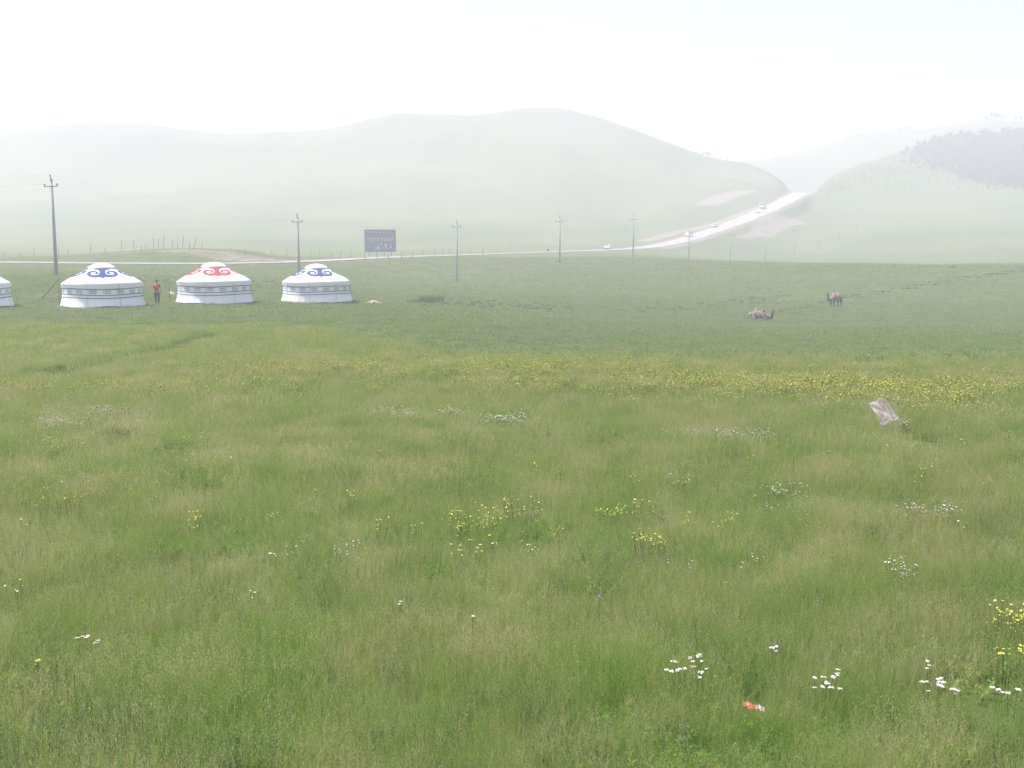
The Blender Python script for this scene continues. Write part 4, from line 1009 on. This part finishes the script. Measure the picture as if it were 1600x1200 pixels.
# ------------------------------------------------------------------ vehicles on the road
M_paint = mat('white_car_paint', (.80, .80, .80), .3, .02, 2, .5)
M_glass = mat('dark_car_glass', (.035, .04, .05), .12, .05, 2, .6)
M_tyre = mat('black_tyre', (.03, .03, .03), .9)
M_rim = mat('grey_wheel_rim', (.35, .35, .36), .4)
M_lamp = mat('pale_headlight', (.75, .75, .7), .2)
M_bump = mat('dark_bumper', (.07, .07, .075), .6)
def vehicle(name, label, prof, glass, L_, W_, zroof, loc, rz):
    """prof: side outline (x forward, z); glass: side window outlines; cross-section narrows towards the roof"""
    root = empty(name, loc, rz, label, 'van' if name == 'minivan' else 'bus' if name == 'small_bus' else 'car', 'white vehicles driving on the dirt road')
    zs = max(z for x, z in prof); belt = .92 if zs < 1.7 else 1.15
    wd = lambda z: W_ / 2 * (1 - .16 * max(0, (z - belt) / max(zs - belt, .01))) * (1 - (.05 if z < .4 else 0))
    n = len(prof); V = [(x, -wd(z), z) for x, z in prof] + [(x, wd(z), z) for x, z in prof]
    Fc = [tuple(range(n)), tuple(range(2 * n - 1, n - 1, -1))] + [(i, n + i, n + (i + 1) % n, (i + 1) % n) for i in range(n)]
    o = mesh_obj('body', V, Fc, M_paint, root); bv = o.modifiers.new('edge', 'BEVEL'); bv.width = .06; bv.segments = 2; bv.limit_method = 'ANGLE'
    for gl in glass['side']:
        for s in (-1, 1):
            V = [(x, s * (wd(z) + .012), z) for x, z in gl]; mesh_obj('side_window', V, [tuple(range(len(V)))], M_glass, root)
    for nm, (a_, b_) in (('windscreen', glass['front']), ('rear_window', glass['rear'])):
        sg = .015 if nm == 'windscreen' else -.015
        V = [(a_[0] + sg, -wd(a_[1]) * .9, a_[1]), (a_[0] + sg, wd(a_[1]) * .9, a_[1]), (b_[0] + sg, wd(b_[1]) * .88, b_[1]), (b_[0] + sg, -wd(b_[1]) * .88, b_[1])]
        mesh_obj(nm, V, [(0, 1, 2, 3)], M_glass, root)
    for x in glass['wheels']:
        for s in (-1, 1):
            y = s * (W_ / 2 - .10); R_ = glass['wr']
            mb = MB(); mb.tube([(x, y - .11, R_), (x, y + .11, R_)], R_, 16); w = mb.build('wheel', M_tyre, root)
            mb = MB(); mb.tube([(x, y + s * .10, R_), (x, y + s * .125, R_)], R_ * .6, 12); mb.build('rim', M_rim, w)
    for s in (-1, 1):
        mb = MB(); mb.box((glass['fx'], s * W_ * .36, glass['lz']), (.06, .34, .16)); mb.build('headlight', M_lamp, root)
    mb = MB(); mb.box((glass['fx'] - .01, 0, .42), (.10, W_ * .96, .20)); mb.build('front_bumper', M_bump, root)
    return root
CARP = [(2.2, .35), (2.25, .62), (2.12, .80), (1.15, .95), (.45, 1.40), (-.75, 1.46), (-1.55, 1.05), (-2.12, 1.02), (-2.22, .62), (-2.15, .35)]
CARG = dict(side=[[(.95, .97), (.42, 1.33), (-.10, 1.37), (-.10, .97)], [(-.18, .97), (-.18, 1.37), (-.72, 1.37), (-1.30, 1.02)]], front=((1.13, .97), (.50, 1.37)), rear=((-1.52, 1.07), (-.82, 1.42)), wheels=(1.38, -1.35), wr=.32, fx=2.2, lz=.68)
VANP = [(2.2, .35), (2.25, .75), (2.05, 1.05), (1.45, 1.85), (1.1, 1.95), (-2.1, 1.95), (-2.22, 1.2), (-2.2, .35)]
VANG = dict(side=[[(1.75, 1.12), (1.35, 1.70), (.75, 1.70), (.75, 1.12)], [(.65, 1.12), (.65, 1.70), (-.55, 1.70), (-.55, 1.12)], [(-.65, 1.12), (-.65, 1.70), (-1.95, 1.70), (-1.95, 1.12)]], front=((1.98, 1.14), (1.48, 1.81)), rear=((-2.22, 1.25), (-2.12, 1.80)), wheels=(1.45, -1.35), wr=.32, fx=2.2, lz=.80)
BUSP = [(3.3, .40), (3.38, 1.1), (3.25, 1.6), (3.0, 2.65), (2.8, 2.78), (-3.2, 2.78), (-3.35, 1.6), (-3.3, .40)]
BUSG = dict(side=[[(2.9, 1.45), (2.7, 2.35), (1.5, 2.35), (1.5, 1.45)], [(1.35, 1.45), (1.35, 2.35), (-.6, 2.35), (-.6, 1.45)], [(-.75, 1.45), (-.75, 2.35), (-3.0, 2.35), (-3.0, 1.45)]], front=((3.26, 1.50), (3.03, 2.55)), rear=((-3.32, 1.65), (-3.22, 2.5)), wheels=(2.1, -2.0), wr=.42, fx=3.32, lz=.95)
def on_road(x_px, side):
    """the spot on the road that shows at column x_px, SIDE metres off the middle; and the road's heading there"""
    best = None
    for i in range(1, len(RC) - 1):
        a_ = RC[i]; d_ = a_[1] * cp - (a_[2] - CAMZ) * sp; xx = 800 + F * a_[0] / d_
        if a_[1] > 300 and (best is None or abs(xx - x_px) < best[0]): best = (abs(xx - x_px), i)
    i = best[1]; t = RC[i + 1] - RC[i - 1]; t = t / np.hypot(t[0], t[1]); n_ = np.array([-t[1], t[0]])
    p = RC[i, :2] + n_ * side; return (float(p[0]), float(p[1]), float(RC[i, 2]) + .16), math.atan2(t[1], t[0])
for (nm, x, side, towards, lb) in (('car', 955, 1.6, True, 'white car lowest on the dirt road, left of the fifth power pole'), ('minivan', 1083, 2.6, True, 'white van on the road right behind the sixth power pole'),
                                   ('car', 1131, 3.6, True, 'white car alone halfway up the climbing road'), ('small_bus', 1200, 3.2, True, 'white bus highest on the climbing road'), ('car', 1198, 1.0, True, 'white car tucked in front of the white bus')):
    loc, hd = on_road(x, side)
    if nm == 'car' and x == 1198: loc = (loc[0] - 6.0, loc[1] - 13.0, loc[2]); loc = (loc[0], loc[1], float(RC[np.argmin(np.hypot(RC[:, 0] - loc[0], RC[:, 1] - loc[1])), 2]) + .16)
    P_, G_, w_ = {'car': (CARP, CARG, 1.75), 'minivan': (VANP, VANG, 1.85), 'small_bus': (BUSP, BUSG, 2.25)}[nm]
    vehicle(nm, lb, P_, G_, 4.4, w_, 1.5, loc, hd + (math.pi if towards else 0))

# ------------------------------------------------------------------ person and camels (skinned bodies)
def skinned(name, joints, edges, mt, parent=None, sub=2, root_i=0):
    me_ = bpy.data.meshes.new(name); me_.from_pydata([j[:3] for j in joints], edges, []); me_.materials.append(mt)
    o = bpy.data.objects.new(name, me_); link(o, parent)
    md = o.modifiers.new('Skin', 'SKIN'); md.use_smooth_shade = True
    for i, j in enumerate(joints):
        r = j[3]; me_.skin_vertices[0].data[i].radius = (r, r) if not isinstance(r, tuple) else r
        me_.skin_vertices[0].data[i].use_root = (i == root_i)
    sm = o.modifiers.new('Sub', 'SUBSURF'); sm.levels = sub; sm.render_levels = sub
    return o
def chain(J, E, pts, start=None):
    last = start
    for p in pts:
        J.append(p); k_ = len(J) - 1
        if last is not None: E.append((last, k_))
        last = k_
    return last
M_skin = mat('tanned_skin', (.36, .22, .15), .7, .08); M_shirt = mat('red_cotton_shirt', (.50, .055, .075), .9, .1, 10); M_print = mat('pale_pink_print', (.75, .42, .42), .9)
M_trous = mat('dark_grey_trousers', (.055, .065, .085), .9, .15, 8); M_hair = mat('black_hair', (.015, .013, .012), .7); M_shoe = mat('black_shoes', (.02, .02, .02), .6)
pp = world_at(246, 478, 86.5); pz = gz(pp.x, 86.5)
# walks towards the lens, one foot ahead (front of the body faces -Y)
per = empty('person', (pp.x, 86.5, pz + .02), R(8), 'person in a red T-shirt and dark trousers walking between two yurts', 'person')
per.scale = (1.06, 1.06, 1.06)
J = []; E = []
pel = chain(J, E, [(0, 0, .95, .13)])
ch_ = chain(J, E, [(0, .0, 1.12, .125), (0, .0, 1.30, .145), (0, 0, 1.42, .12)], pel); nk = chain(J, E, [(0, -.01, 1.50, .055), (0, -.015, 1.57, .06), (0, -.025, 1.65, .088), (0, -.02, 1.72, .080)], ch_)
for s, f in ((-1, 1), (1, -1)):
    sh = chain(J, E, [(s * .17, 0, 1.42, .065), (s * .235, .01, 1.22, .048), (s * .26, -.02 * f, 1.12, .040), (s * .275, -.06 * f - .02, .96, .032), (s * .275, -.08 * f - .03, .86, .036), (s * .272, -.09 * f - .03, .79, .02)], ch_)
    for q in range(4): chain(J, E, [(s * (.262 + .006 * q), -.11 * f - .03 + .02 * q, .745, .009), (s * (.258 + .006 * q), -.115 * f - .03 + .02 * q, .71, .008)], sh)
    lg = chain(J, E, [(s * .095, -.02 * f, .84, .092), (s * .095, -.09 * f, .50, .06), (s * .085, -.05 * f + .03, .12, .040), (s * .085, -.05 * f + .02, .05, .042), (s * .09, -.05 * f - .10, .03, .035)], pel)
skinned('body', J, E, M_skin, per, 1)
J = []; E = []; a0 = chain(J, E, [(0, 0, .93, .158)]); a1 = chain(J, E, [(0, 0, 1.10, .150), (0, 0, 1.30, .170), (0, 0, 1.43, .125)], a0)
for s in (-1, 1): chain(J, E, [(s * .18, 0, 1.43, .080), (s * .225, .01, 1.25, .068), (s * .235, .01, 1.19, .066)], a1)
sh_o = skinned('shirt', J, E, M_shirt, per, 1)
mb = MB(); 
for i, x in enumerate((-.09, -.03, .03, .09)): mb.box((x, -.178, 1.31 + .004 * (i % 2)), (.045, .012, .06))
mb.build('shirt_print', M_print, sh_o)
J = []; E = []; a0 = chain(J, E, [(0, 0, .92, .145)])
for s, f in ((-1, 1), (1, -1)): chain(J, E, [(s * .10, -.03 * f, .80, .112), (s * .097, -.09 * f, .50, .078), (s * .087, -.05 * f + .03, .14, .060), (s * .087, -.05 * f + .03, .08, .060)], a0)
skinned('trousers', J, E, M_trous, per, 1)
for s, f in ((-1, 1), (1, -1)):
    mb = MB(); mb.blob((s * .09, -.05 * f - .04, .035), (.048, .13, .045), 3, 2, .05); mb.build('shoe', M_shoe, per, True)
mb = MB(); mb.blob((0, .005, 1.725), (.096, .108, .085), 8, 2, .10); mb.blob((0, .05, 1.66), (.085, .065, .085), 9, 2, .1); mb.build('hair', M_hair, per, True)
mb = MB()
for s in (-1, 1): mb.blob((s * .033, -.098, 1.665), (.012, .008, .007), 3, 1, 0)
mb.build('eyes', M_hair, per); mb = MB(); mb.blob((0, -.112, 1.635), (.014, .02, .022), 4, 1, 0); mb.build('nose', M_skin, per, True)
mb = MB(); mb.box((0, -.100, 1.60), (.045, .01, .008)); mb.build('mouth', M_print, per)

def camel_coat():
    m, nt, b = nmat('sandy_camel_wool'); N = nt.nodes; L = nt.links
    tc = N.new('ShaderNodeTexCoord'); ns = N.new('ShaderNodeTexNoise'); ns.inputs['Scale'].default_value = 3.5; ns.inputs['Detail'].default_value = 6; L.new(tc.outputs['Object'], ns.inputs['Vector'])
    r = ramp(N, [(.32, (.10, .075, .06)), (.5, (.19, .145, .12)), (.68, (.32, .26, .21))]); L.new(ns.outputs['Fac'], r.inputs[0]); L.new(r.outputs[0], b.inputs['Base Color'])
    b.inputs['Roughness'].default_value = .95; bp = N.new('ShaderNodeBump'); bp.inputs['Strength'].default_value = .8; bp.inputs['Distance'].default_value = .05; L.new(ns.outputs['Fac'], bp.inputs['Height']); L.new(bp.outputs[0], b.inputs['Normal'])
    return m
M_camel = camel_coat(); M_dark = mat('dark_brown_wool', (.060, .045, .038), .95, .3, 9); M_cream = mat('pale_shed_wool', (.46, .39, .33), .95, .2, 5); M_pinkish = mat('reddish_bare_hide', (.38, .20, .17), .9, .2, 4)
M_pad = mat('dark_saddle_felt', (.05, .05, .05), .95)
def camel(label, lying, loc, rz):
    root = empty('camel', loc, rz, label, 'camel', 'two humped camels in the pasture')
    dz = -.84 if lying else 0; J = []; E = []
    b0 = chain(J, E, [(0, 0, 1.38 + dz, .44)])
    rump = chain(J, E, [(-.5, 0, 1.42 + dz, .40), (-.85, 0, 1.38 + dz, .30)], b0)
    shd = chain(J, E, [(.45, 0, 1.38 + dz, .42), (.78, 0, 1.32 + dz, .33)], b0)
    if lying: nk_ = [(1.02, 0, .28, .22), (1.28, 0, .30, .17), (1.42, 0, .55, .14), (1.45, 0, .82, .12), (1.46, 0, 1.02, .115), (1.52, 0, 1.10, .115), (1.70, 0, 1.08, .09), (1.86, 0, 1.02, .07)]
    else: nk_ = [(1.05, 0, 1.18, .24), (1.30, 0, 1.08, .18), (1.52, 0, 1.22, .15), (1.64, 0, 1.48, .13), (1.68, 0, 1.72, .12), (1.76, 0, 1.84, .12), (1.94, 0, 1.83, .10), (2.14, 0, 1.74, .075)]
    chain(J, E, nk_, shd)
    k_ = len(J) - 1
    if lying:
        for s in (-1, 1):
            chain(J, E, [(.72, s * .28, .22, .16), (.98, s * .30, .10, .10), (.60, s * .33, .07, .07)], shd)
            chain(J, E, [(-.60, s * .32, .28, .22), (-.30, s * .42, .14, .12), (-.80, s * .44, .08, .08), (-.45, s * .46, .06, .07)], rump - 1)
    skinned('body', J, E, M_camel, root, 2)
    if not lying:
        for s, q in ((-1, .06), (1, -.06)):
            J2 = []; E2 = []; chain(J2, E2, [(.62, s * .20, 1.25, .19), (.66 + q, s * .21, .88, .12), (.70 + q, s * .20, .60, .085), (.68 + q, s * .20, .30, .058), (.68 + q, s * .20, .11, .065), (.76 + q, s * .20, .05, .085)]); skinned('leg', J2, E2, M_dark, root, 1)
            J2 = []; E2 = []; chain(J2, E2, [(-.70, s * .20, 1.28, .26), (-.55 + q, s * .22, .95, .17), (-.78 + q, s * .20, .60, .085), (-.76 + q, s * .20, .32, .056), (-.74 + q, s * .20, .11, .060), (-.66 + q, s * .20, .05, .082)]); skinned('leg', J2, E2, M_dark, root, 1)
    for x, tx in ((.38, .06), (-.34, -.08)):
        J2 = []; E2 = []; chain(J2, E2, [(x, 0, 1.60 + dz, .30), (x + tx * .5, 0, 1.80 + dz, .24), (x + tx, .02, 1.98 + dz, .14), (x + tx * 1.3, .03, 2.06 + dz, .07)]); skinned('hump', J2, E2, M_camel, root, 1)
    if lying:
        for x in (.02, -.62):
            mb = MB(); mb.blob((x, 0, .82), (.15, .30, .10), 5, 2, .2); mb.build('saddle_pad', M_pad, root, True)
        mb = MB(); mb.blob((1.50, 0, 1.20), (.13, .09, .07), 6, 2, .25); mb.build('forelock', M_cream, root, True)
        mb = MB(); mb.blob((-1.08, 0, .55), (.14, .2, .2), 6, 2, .25); mb.build('rump_wool', M_cream, root, True)
    else:
        mb = MB()
        for i in range(12):
            a_ = i / 11; mb.blob((-.72 + 1.25 * a_, random.uniform(-.26, .26), 1.74 + random.uniform(-.05, .08)), (.17, .17, .12), i, 1, .35)
        mb.build('back_wool', M_cream, root, True)
        for s in (-1, 1):
            mb = MB(); mb.blob((.10, s * .40, 1.56), (.34, .07, .18), 7, 2, .2); mb.build('bare_flank', M_pinkish, root, True)
        mb = MB(); mb.blob((1.72, 0, 1.98), (.10, .08, .07), 6, 2, .25); mb.build('forelock', M_dark, root, True)
    hz = (1.50, 1.16) if lying else (1.73, 1.92)
    for s in (-1, 1):
        mb = MB(); mb.tube([(hz[0], s * .08, hz[1]), (hz[0] - .03, s * .13, hz[1] + .10), (hz[0] - .02, s * .15, hz[1] + .16)], [.03, .035, .008], 5); mb.build('ear', M_dark, root, True)
        mb = MB(); mb.blob((hz[0] + .12, s * .095, hz[1] - .05), (.022, .016, .02), 5, 1, 0); mb.build('eye', M_pad, root)
    # throat and neck hair
    mb = MB(); pts = [(nk_[i][0] + .06, 0, nk_[i][2] - .14) for i in range(1, 5)]; mb.tube(pts, [.10, .12, .11, .06], 7); mb.build('neck_mane', M_dark, root, True)
    mb = MB(); tz = 1.45 + dz; mb.tube([(-1.12, 0, tz), (-1.24, 0, tz - .2), (-1.25, .02, tz - .5), (-1.22, .02, max(tz - .72, .05))], [.05, .04, .035, .06], 6); mb.build('tail', M_dark, root, True)
    return root
c1 = world_at(1306, 480, 143); camel('camel standing on the pasture with pale shedding wool on its humps', False, (c1.x, 143, gz(c1.x, 143) - .02), R(180 + 36))
c2 = world_at(1187, 504, 118); camel('camel lying down in the pasture with dark pads between its humps', True, (c2.x - .05, 118, gz(c2.x, 118) + .12), R(-30)).scale = (.95, .95, 1.02)

# ------------------------------------------------------------------ cloth flag on a tilted staff
M_flag = None
def flag_material():
    m = bpy.data.materials.new('faded_printed_flag_cloth'); m.use_nodes = True; nt = m.node_tree; N = nt.nodes; L = nt.links
    for n in list(N): N.remove(n)
    out = N.new('ShaderNodeOutputMaterial'); tc = N.new('ShaderNodeTexCoord'); ns = N.new('ShaderNodeTexNoise'); ns.inputs['Scale'].default_value = 7; ns.inputs['Detail'].default_value = 5
    L.new(tc.outputs['UV'], ns.inputs['Vector']); vr = N.new('ShaderNodeTexVoronoi'); vr.inputs['Scale'].default_value = 9; L.new(tc.outputs['UV'], vr.inputs['Vector'])
    r = ramp(N, [(.30, (.62, .42, .36)), (.48, (.74, .56, .49)), (.56, (.80, .77, .75)), (.70, (.84, .68, .60))]); L.new(ns.outputs['Fac'], r.inputs[0])
    r2 = ramp(N, [(.10, (.75, .75, .78)), (.22, (1, 1, 1))]); L.new(vr.outputs['Distance'], r2.inputs[0])
    mx = N.new('ShaderNodeMix'); mx.data_type = 'RGBA'; mx.blend_type = 'MULTIPLY'; mx.inputs[0].default_value = .6; L.new(r.outputs[0], mx.inputs[6]); L.new(r2.outputs[0], mx.inputs[7])
    at_ = N.new('ShaderNodeAttribute'); at_.attribute_name = 'hem'; m2 = N.new('ShaderNodeMix'); m2.data_type = 'RGBA'; m2.inputs[7].default_value = (.93, .86, .76, 1); L.new(at_.outputs['Fac'], m2.inputs[0]); L.new(mx.outputs[2], m2.inputs[6])
    d = N.new('ShaderNodeBsdfDiffuse'); t = N.new('ShaderNodeBsdfTranslucent'); ms = N.new('ShaderNodeMixShader'); ms.inputs[0].default_value = .4
    L.new(m2.outputs[2], d.inputs[0]); L.new(m2.outputs[2], t.inputs[0]); L.new(d.outputs[0], ms.inputs[1]); L.new(t.outputs[0], ms.inputs[2]); L.new(ms.outputs[0], out.inputs[0])
    return m
gx_, gy_ = ground_px([1417], [672]); fX, fY = float(gx_[0]) * .925, float(gy_[0]) * .925; fZ = gz(fX, fY)
tipv = world_at(1378, 617.5, fY); 
root = empty('flag', (fX, fY, fZ), 0, 'faded pink and white cloth flag on a tilted thin staff stuck in the meadow', 'flag')
tip = tipv - Vector((fX, fY, fZ)); mb = MB(); mb.tube([tip * -.08, tip * .5, tip * 1.0], .011, 6); mb.build('staff', mat('pale_bamboo_staff', (.62, .55, .36), .7), root)
A0 = world_at(1379, 619, fY) - Vector((fX, fY, fZ)); B0 = world_at(1405, 654, fY) - Vector((fX, fY, fZ)); C0 = world_at(1356.5, 630, fY) - Vector((fX, fY, fZ)); D0 = world_at(1377, 664, fY) - Vector((fX, fY, fZ))
nu, nv = 26, 22; V = []; hem = []; uvs = []
for i in range(nu):
    for j in range(nv):
        s, t = i / (nu - 1), j / (nv - 1)      # s: away from staff; t: down the staff
        p = A0.lerp(B0, t).lerp(C0.lerp(D0, t), s)
        bite = .09 * math.exp(-((t - .55) / .22) ** 2) * s ** 2; p = p + (A0 - C0) * bite * 1.6 + Vector((0, 0, -.03 * math.sin(math.pi * s) * (1 - t)))
        p = p + Vector((0, .05 * s * math.sin(6.5 * t + 4 * s + .4) + .03 * s * math.sin(13 * s - 5 * t), .012 * math.sin(9 * s + 3 * t)))
        V.append(tuple(p)); hem.append(1.0 if (t > .94 or (t < .06 and s > .3)) else .55 if s > .94 else 0); uvs.append((s, t))
Fc = [(i * nv + j, (i + 1) * nv + j, (i + 1) * nv + j + 1, i * nv + j + 1) for i in range(nu - 1) for j in range(nv - 1)]
fo = mesh_obj('cloth', V, Fc, flag_material(), root, True, {'hem': hem}); uvl = fo.data.uv_layers.new(name='UVMap')
for lp in fo.data.loops: uvl.data[lp.index].uv = uvs[lp.vertex_index]

# orange scrap of packaging
gx_, gy_ = ground_px([1172], [1106]); oX, oY = float(gx_[0]), float(gy_[0])
hh = .32; k_ = (CAMZ - gz(oX, oY) - hh) / (CAMZ - gz(oX, oY)); oX *= k_; oY *= k_
root = empty('litter_packet', (oX, oY, gz(oX, oY) + hh), R(-18), 'crumpled orange packet with a whitish end lying caught in the grass', 'litter')
V = []; n1, n2 = 9, 5; g = random.Random(3)
for i in range(n1):
    for j in range(n2): V.append((-.075 + .15 * i / (n1 - 1), -.03 + .06 * j / (n2 - 1), .010 * math.sin(i * 1.3 + j) + .016 * g.random() + .03 * (j / (n2 - 1)) - .004 * i))
Fc = [(i * n2 + j, (i + 1) * n2 + j, (i + 1) * n2 + j + 1, i * n2 + j + 1) for i in range(n1 - 1) for j in range(n2 - 1)]
o = mesh_obj('wrapper', V, Fc, mat('orange_plastic_film', (.42, .13, .07), .4, .2, 20), root); so = o.modifiers.new('thick', 'SOLIDIFY'); so.thickness = .006
V2 = [(v[0] * .5 + .11, v[1] * .8, v[2] - .012) for v in V]; o = mesh_obj('wrapper_end', V2, Fc, mat('whitish_plastic_film', (.42, .36, .32), .4, .1, 20), root); so = o.modifiers.new('thick', 'SOLIDIFY'); so.thickness = .006

root.scale = (.8, .8, .8)
# ------------------------------------------------------------------ trees on the far slopes
M_leaf = blade_material('hill_tree_leaves', [(0, (.030, .062, .045)), (.5, (.048, .088, .055)), (1, (.08, .125, .065))], (.055, .09, .055), .25)
M_bark = mat('birch_bark', (.30, .28, .25), .9)
def crown_data(seed, h=7.0, w=2.6, n=210):
    g = np.random.default_rng(seed); V = []; Fc = []; Tn = []
    lob = [(g.normal() * w * .35, g.normal() * w * .35, h * g.uniform(.38, .85), w * g.uniform(.35, .6)) for _ in range(7)]
    for i in range(n):
        cx, cy, cz, r = lob[i % 7]; v_ = g.normal(size=3); v_ /= np.linalg.norm(v_); q = r * (.6 + .5 * g.random())
        p = np.array([cx, cy, cz]) + v_ * q * np.array([1, 1, 1.1]); s = .34 * (.6 + .8 * g.random()); a_ = g.normal(size=3); a_ -= a_ @ v_ * v_ * .6; a_ /= np.linalg.norm(a_); b_ = np.cross(a_, v_ + .3 * g.normal(size=3)); b_ /= np.linalg.norm(b_) + 1e-6
        k_ = len(V); V += [tuple(p - a_ * s), tuple(p + b_ * s * .7), tuple(p + a_ * s), tuple(p - b_ * s * .7)]; Fc.append((k_, k_ + 1, k_ + 2, k_ + 3)); Tn += [g.random()] * 4
    return V, Fc, Tn
def trunk_mb(h, seed):
    g = random.Random(seed); mb = MB(); mb.tube([(0, 0, -.4), (.05, 0, h * .4), (.12 * g.uniform(-1, 1), .1, h * .8)], [.16, .11, .04], 6)
    for i in range(4):
        a_ = g.random() * 6.28; z = h * g.uniform(.35, .6); mb.tube([(0.04, 0, z), (math.cos(a_) * .9, math.sin(a_) * .9, z + h * .2)], [.05, .02], 5)
    return mb
tmesh = []
for s in range(4):
    V, Fc, Tn = crown_data(600 + s); tm = trunk_mb(7, s); k_ = len(V); nfc = len(Fc)
    V2 = V + tm.v; F2 = Fc + [tuple(i + k_ for i in f) for f in tm.f]
    tmesh.append(mk('wood_tree', V2, F2, [M_leaf, M_bark], Tn + [.5] * len(tm.v), [0] * nfc + [1] * len(tm.f)))
src_tree = source_collection('wood_tree_source', tmesh)
def ground_far(x_px, y_px):
    """ground on the far slopes at a pixel"""
    x_px = np.asarray(x_px, float); y_px = np.asarray(y_px, float); t = (600 - y_px) / F; sl = (t * cp - sp) / (cp + t * sp)
    Y = np.full(x_px.shape, np.nan); done = np.zeros(x_px.shape, bool)
    for q in np.arange(430, 900, 2.0):
        z = CAMZ + q * sl; X = (x_px - 800) / F * (q * cp - (z - CAMZ) * sp); hit = (~done) & (H(X, np.full_like(X, q)) >= z); Y[hit] = q; done |= hit
    ok = ~np.isnan(Y); z = CAMZ + Y * sl; X = (x_px - 800) / F * (Y * cp - (z - CAMZ) * sp); return X[ok], Y[ok]
g = np.random.default_rng(5); n = 5200; x = g.uniform(1400, 1760, n); y = g.uniform(207, 300, n)
lower = np.interp(x, [1400, 1440, 1480, 1520, 1600, 1760], [250, 262, 272, 284, 292, 300]); upper = np.interp(x, [1400, 1440, 1480, 1600, 1760], [248, 226, 214, 206, 196])
dens = np.interp(x, [1400, 1440, 1500], [.12, .5, 1.0]) * (fbm(x / 22, y / 14, 90) > .27)
k_ = (y < lower + g.normal(0, 5, n)) & (y > upper) & (g.random(n) < dens); X, Y = ground_far(x[k_], y[k_])
scatter('forest', 'dark wood covering the upper slope of the right hill', X, Y, src_tree, 4, .35, .8, 19)
# scattered bushes below the wood, on the right hill and by the cut
n = 260; x = g.uniform(1380, 1640, n); y = g.uniform(262, 300, n); X, Y = ground_far(x, y)
n = 420; x2 = g.uniform(1290, 1500, n); y2 = np.interp(x2, [1290, 1400, 1500], [285, 252, 240]) + g.uniform(0, 22, n); Xb, Yb = ground_far(x2, y2)
n = 34; x3 = g.uniform(1100, 1222, n); y3 = np.interp(x3, [1100, 1222], [248, 288]) + g.uniform(2, 26, n); Xc, Yc = ground_far(x3, y3)
X = np.concatenate([X, Xb, Xc]); Y = np.concatenate([Y, Yb, Yc])
scatter('shrubbery', 'low bushes dotted over the slopes beside the pass', X, Y, src_tree, 4, .08, .24, 21, .2)
# far wood on the distant ridge: a mass, with the tallest trees on the crest as trees of their own
g = np.random.default_rng(8); FX = []; FY = []; FZv = []
def ridge_pt(x, drop):
    yc = np.interp(x, [p[0] for p in fx], [p[1] for p in fx]); top = world_at(x, yc, 1060 + 30 * math.sin(x * .011)); return top
def tree(x, loc, sc, label, group, seed):
    root = empty('tree', loc, random.uniform(0, 6), label, 'tree', group)
    V, Fc, Tn = crown_data(seed, 7, 2.8, 260); link(bpy.data.objects.new('crown', mk('crown', V, Fc, M_leaf, Tn)), root)
    trunk_mb(7, seed).build('trunk', M_bark, root); root.scale = (sc, sc, sc); return root
TL = [(1185, .55), (1212, .45), (1226, .5), (1243, .6), (1262, .55), (1275, .5), (1396, .75), (1404, .9), (1409, .8), (1418, .85), (1424, .95), (1450, .5), (1541, .7), (1549, 1.0), (1555, 1.05), (1561, .9), (1569, .9), (1587, .7), (1593, .8), (1610, .7)]
for i, (x, s) in enumerate(TL):
    tp = ridge_pt(x, 0); w = '%s low tree from the left on the far ridge just past the pass' % ORD[i] if i < 6 else '%s tree from the left of the small group midway along the far ridge' % ORD[i - 6] if i < 12 else '%s tree from the left of the clump crowning the highest far ridge' % ORD[i - 12]
    tree(x, (tp.x, tp.y, tp.z - 1.2), s * 1.05, w, 'trees standing along the far ridge', 700 + i)
SH = [(1090, .35), (1098, .45), (1104, .6), (1109, .5), (1117, .35), (1136, .3), (1152, .25)]
for i, (x, s) in enumerate(SH):
    yc = np.interp(x, skx, sky_); cy = float(np.interp(x, cryx, cryy)) - 4; p = world_at(x, yc + 1, cy)
    tree(x, (p.x, cy, gz(p.x, cy) - .3), s, '%s small dark bush from the left on the skyline above the climbing road' % ORD[i], 'bushes on the skyline above the road', 740 + i)

# ------------------------------------------------------------------ the haze of the day
hz = MB(); hx, hy0, hy1, hz0, hz1 = 1750, -1700, 1760, -9.0, 152.0
hz.box((0, (hy0 + hy1) / 2, (hz0 + hz1) / 2), (2 * hx, hy1 - hy0, hz1 - hz0))
m = bpy.data.materials.new('summer_haze'); m.use_nodes = True; nt = m.node_tree
for n in list(nt.nodes): nt.nodes.remove(n)
out = nt.nodes.new('ShaderNodeOutputMaterial'); pv = nt.nodes.new('ShaderNodeVolumePrincipled'); pv.inputs['Density'].default_value = HAZE_DENSITY
pv.inputs['Color'].default_value = (.966, .944, 1.0, 1); pv.inputs['Anisotropy'].default_value = .2
nt.links.new(pv.outputs[0], out.inputs['Volume'])
o = hz.build('haze', m); tag(o, 'pale summer haze filling the valley', kind='stuff')
print('verts ground', len(GX), 'max z', GZ.max(), 'min z', GZ.min())
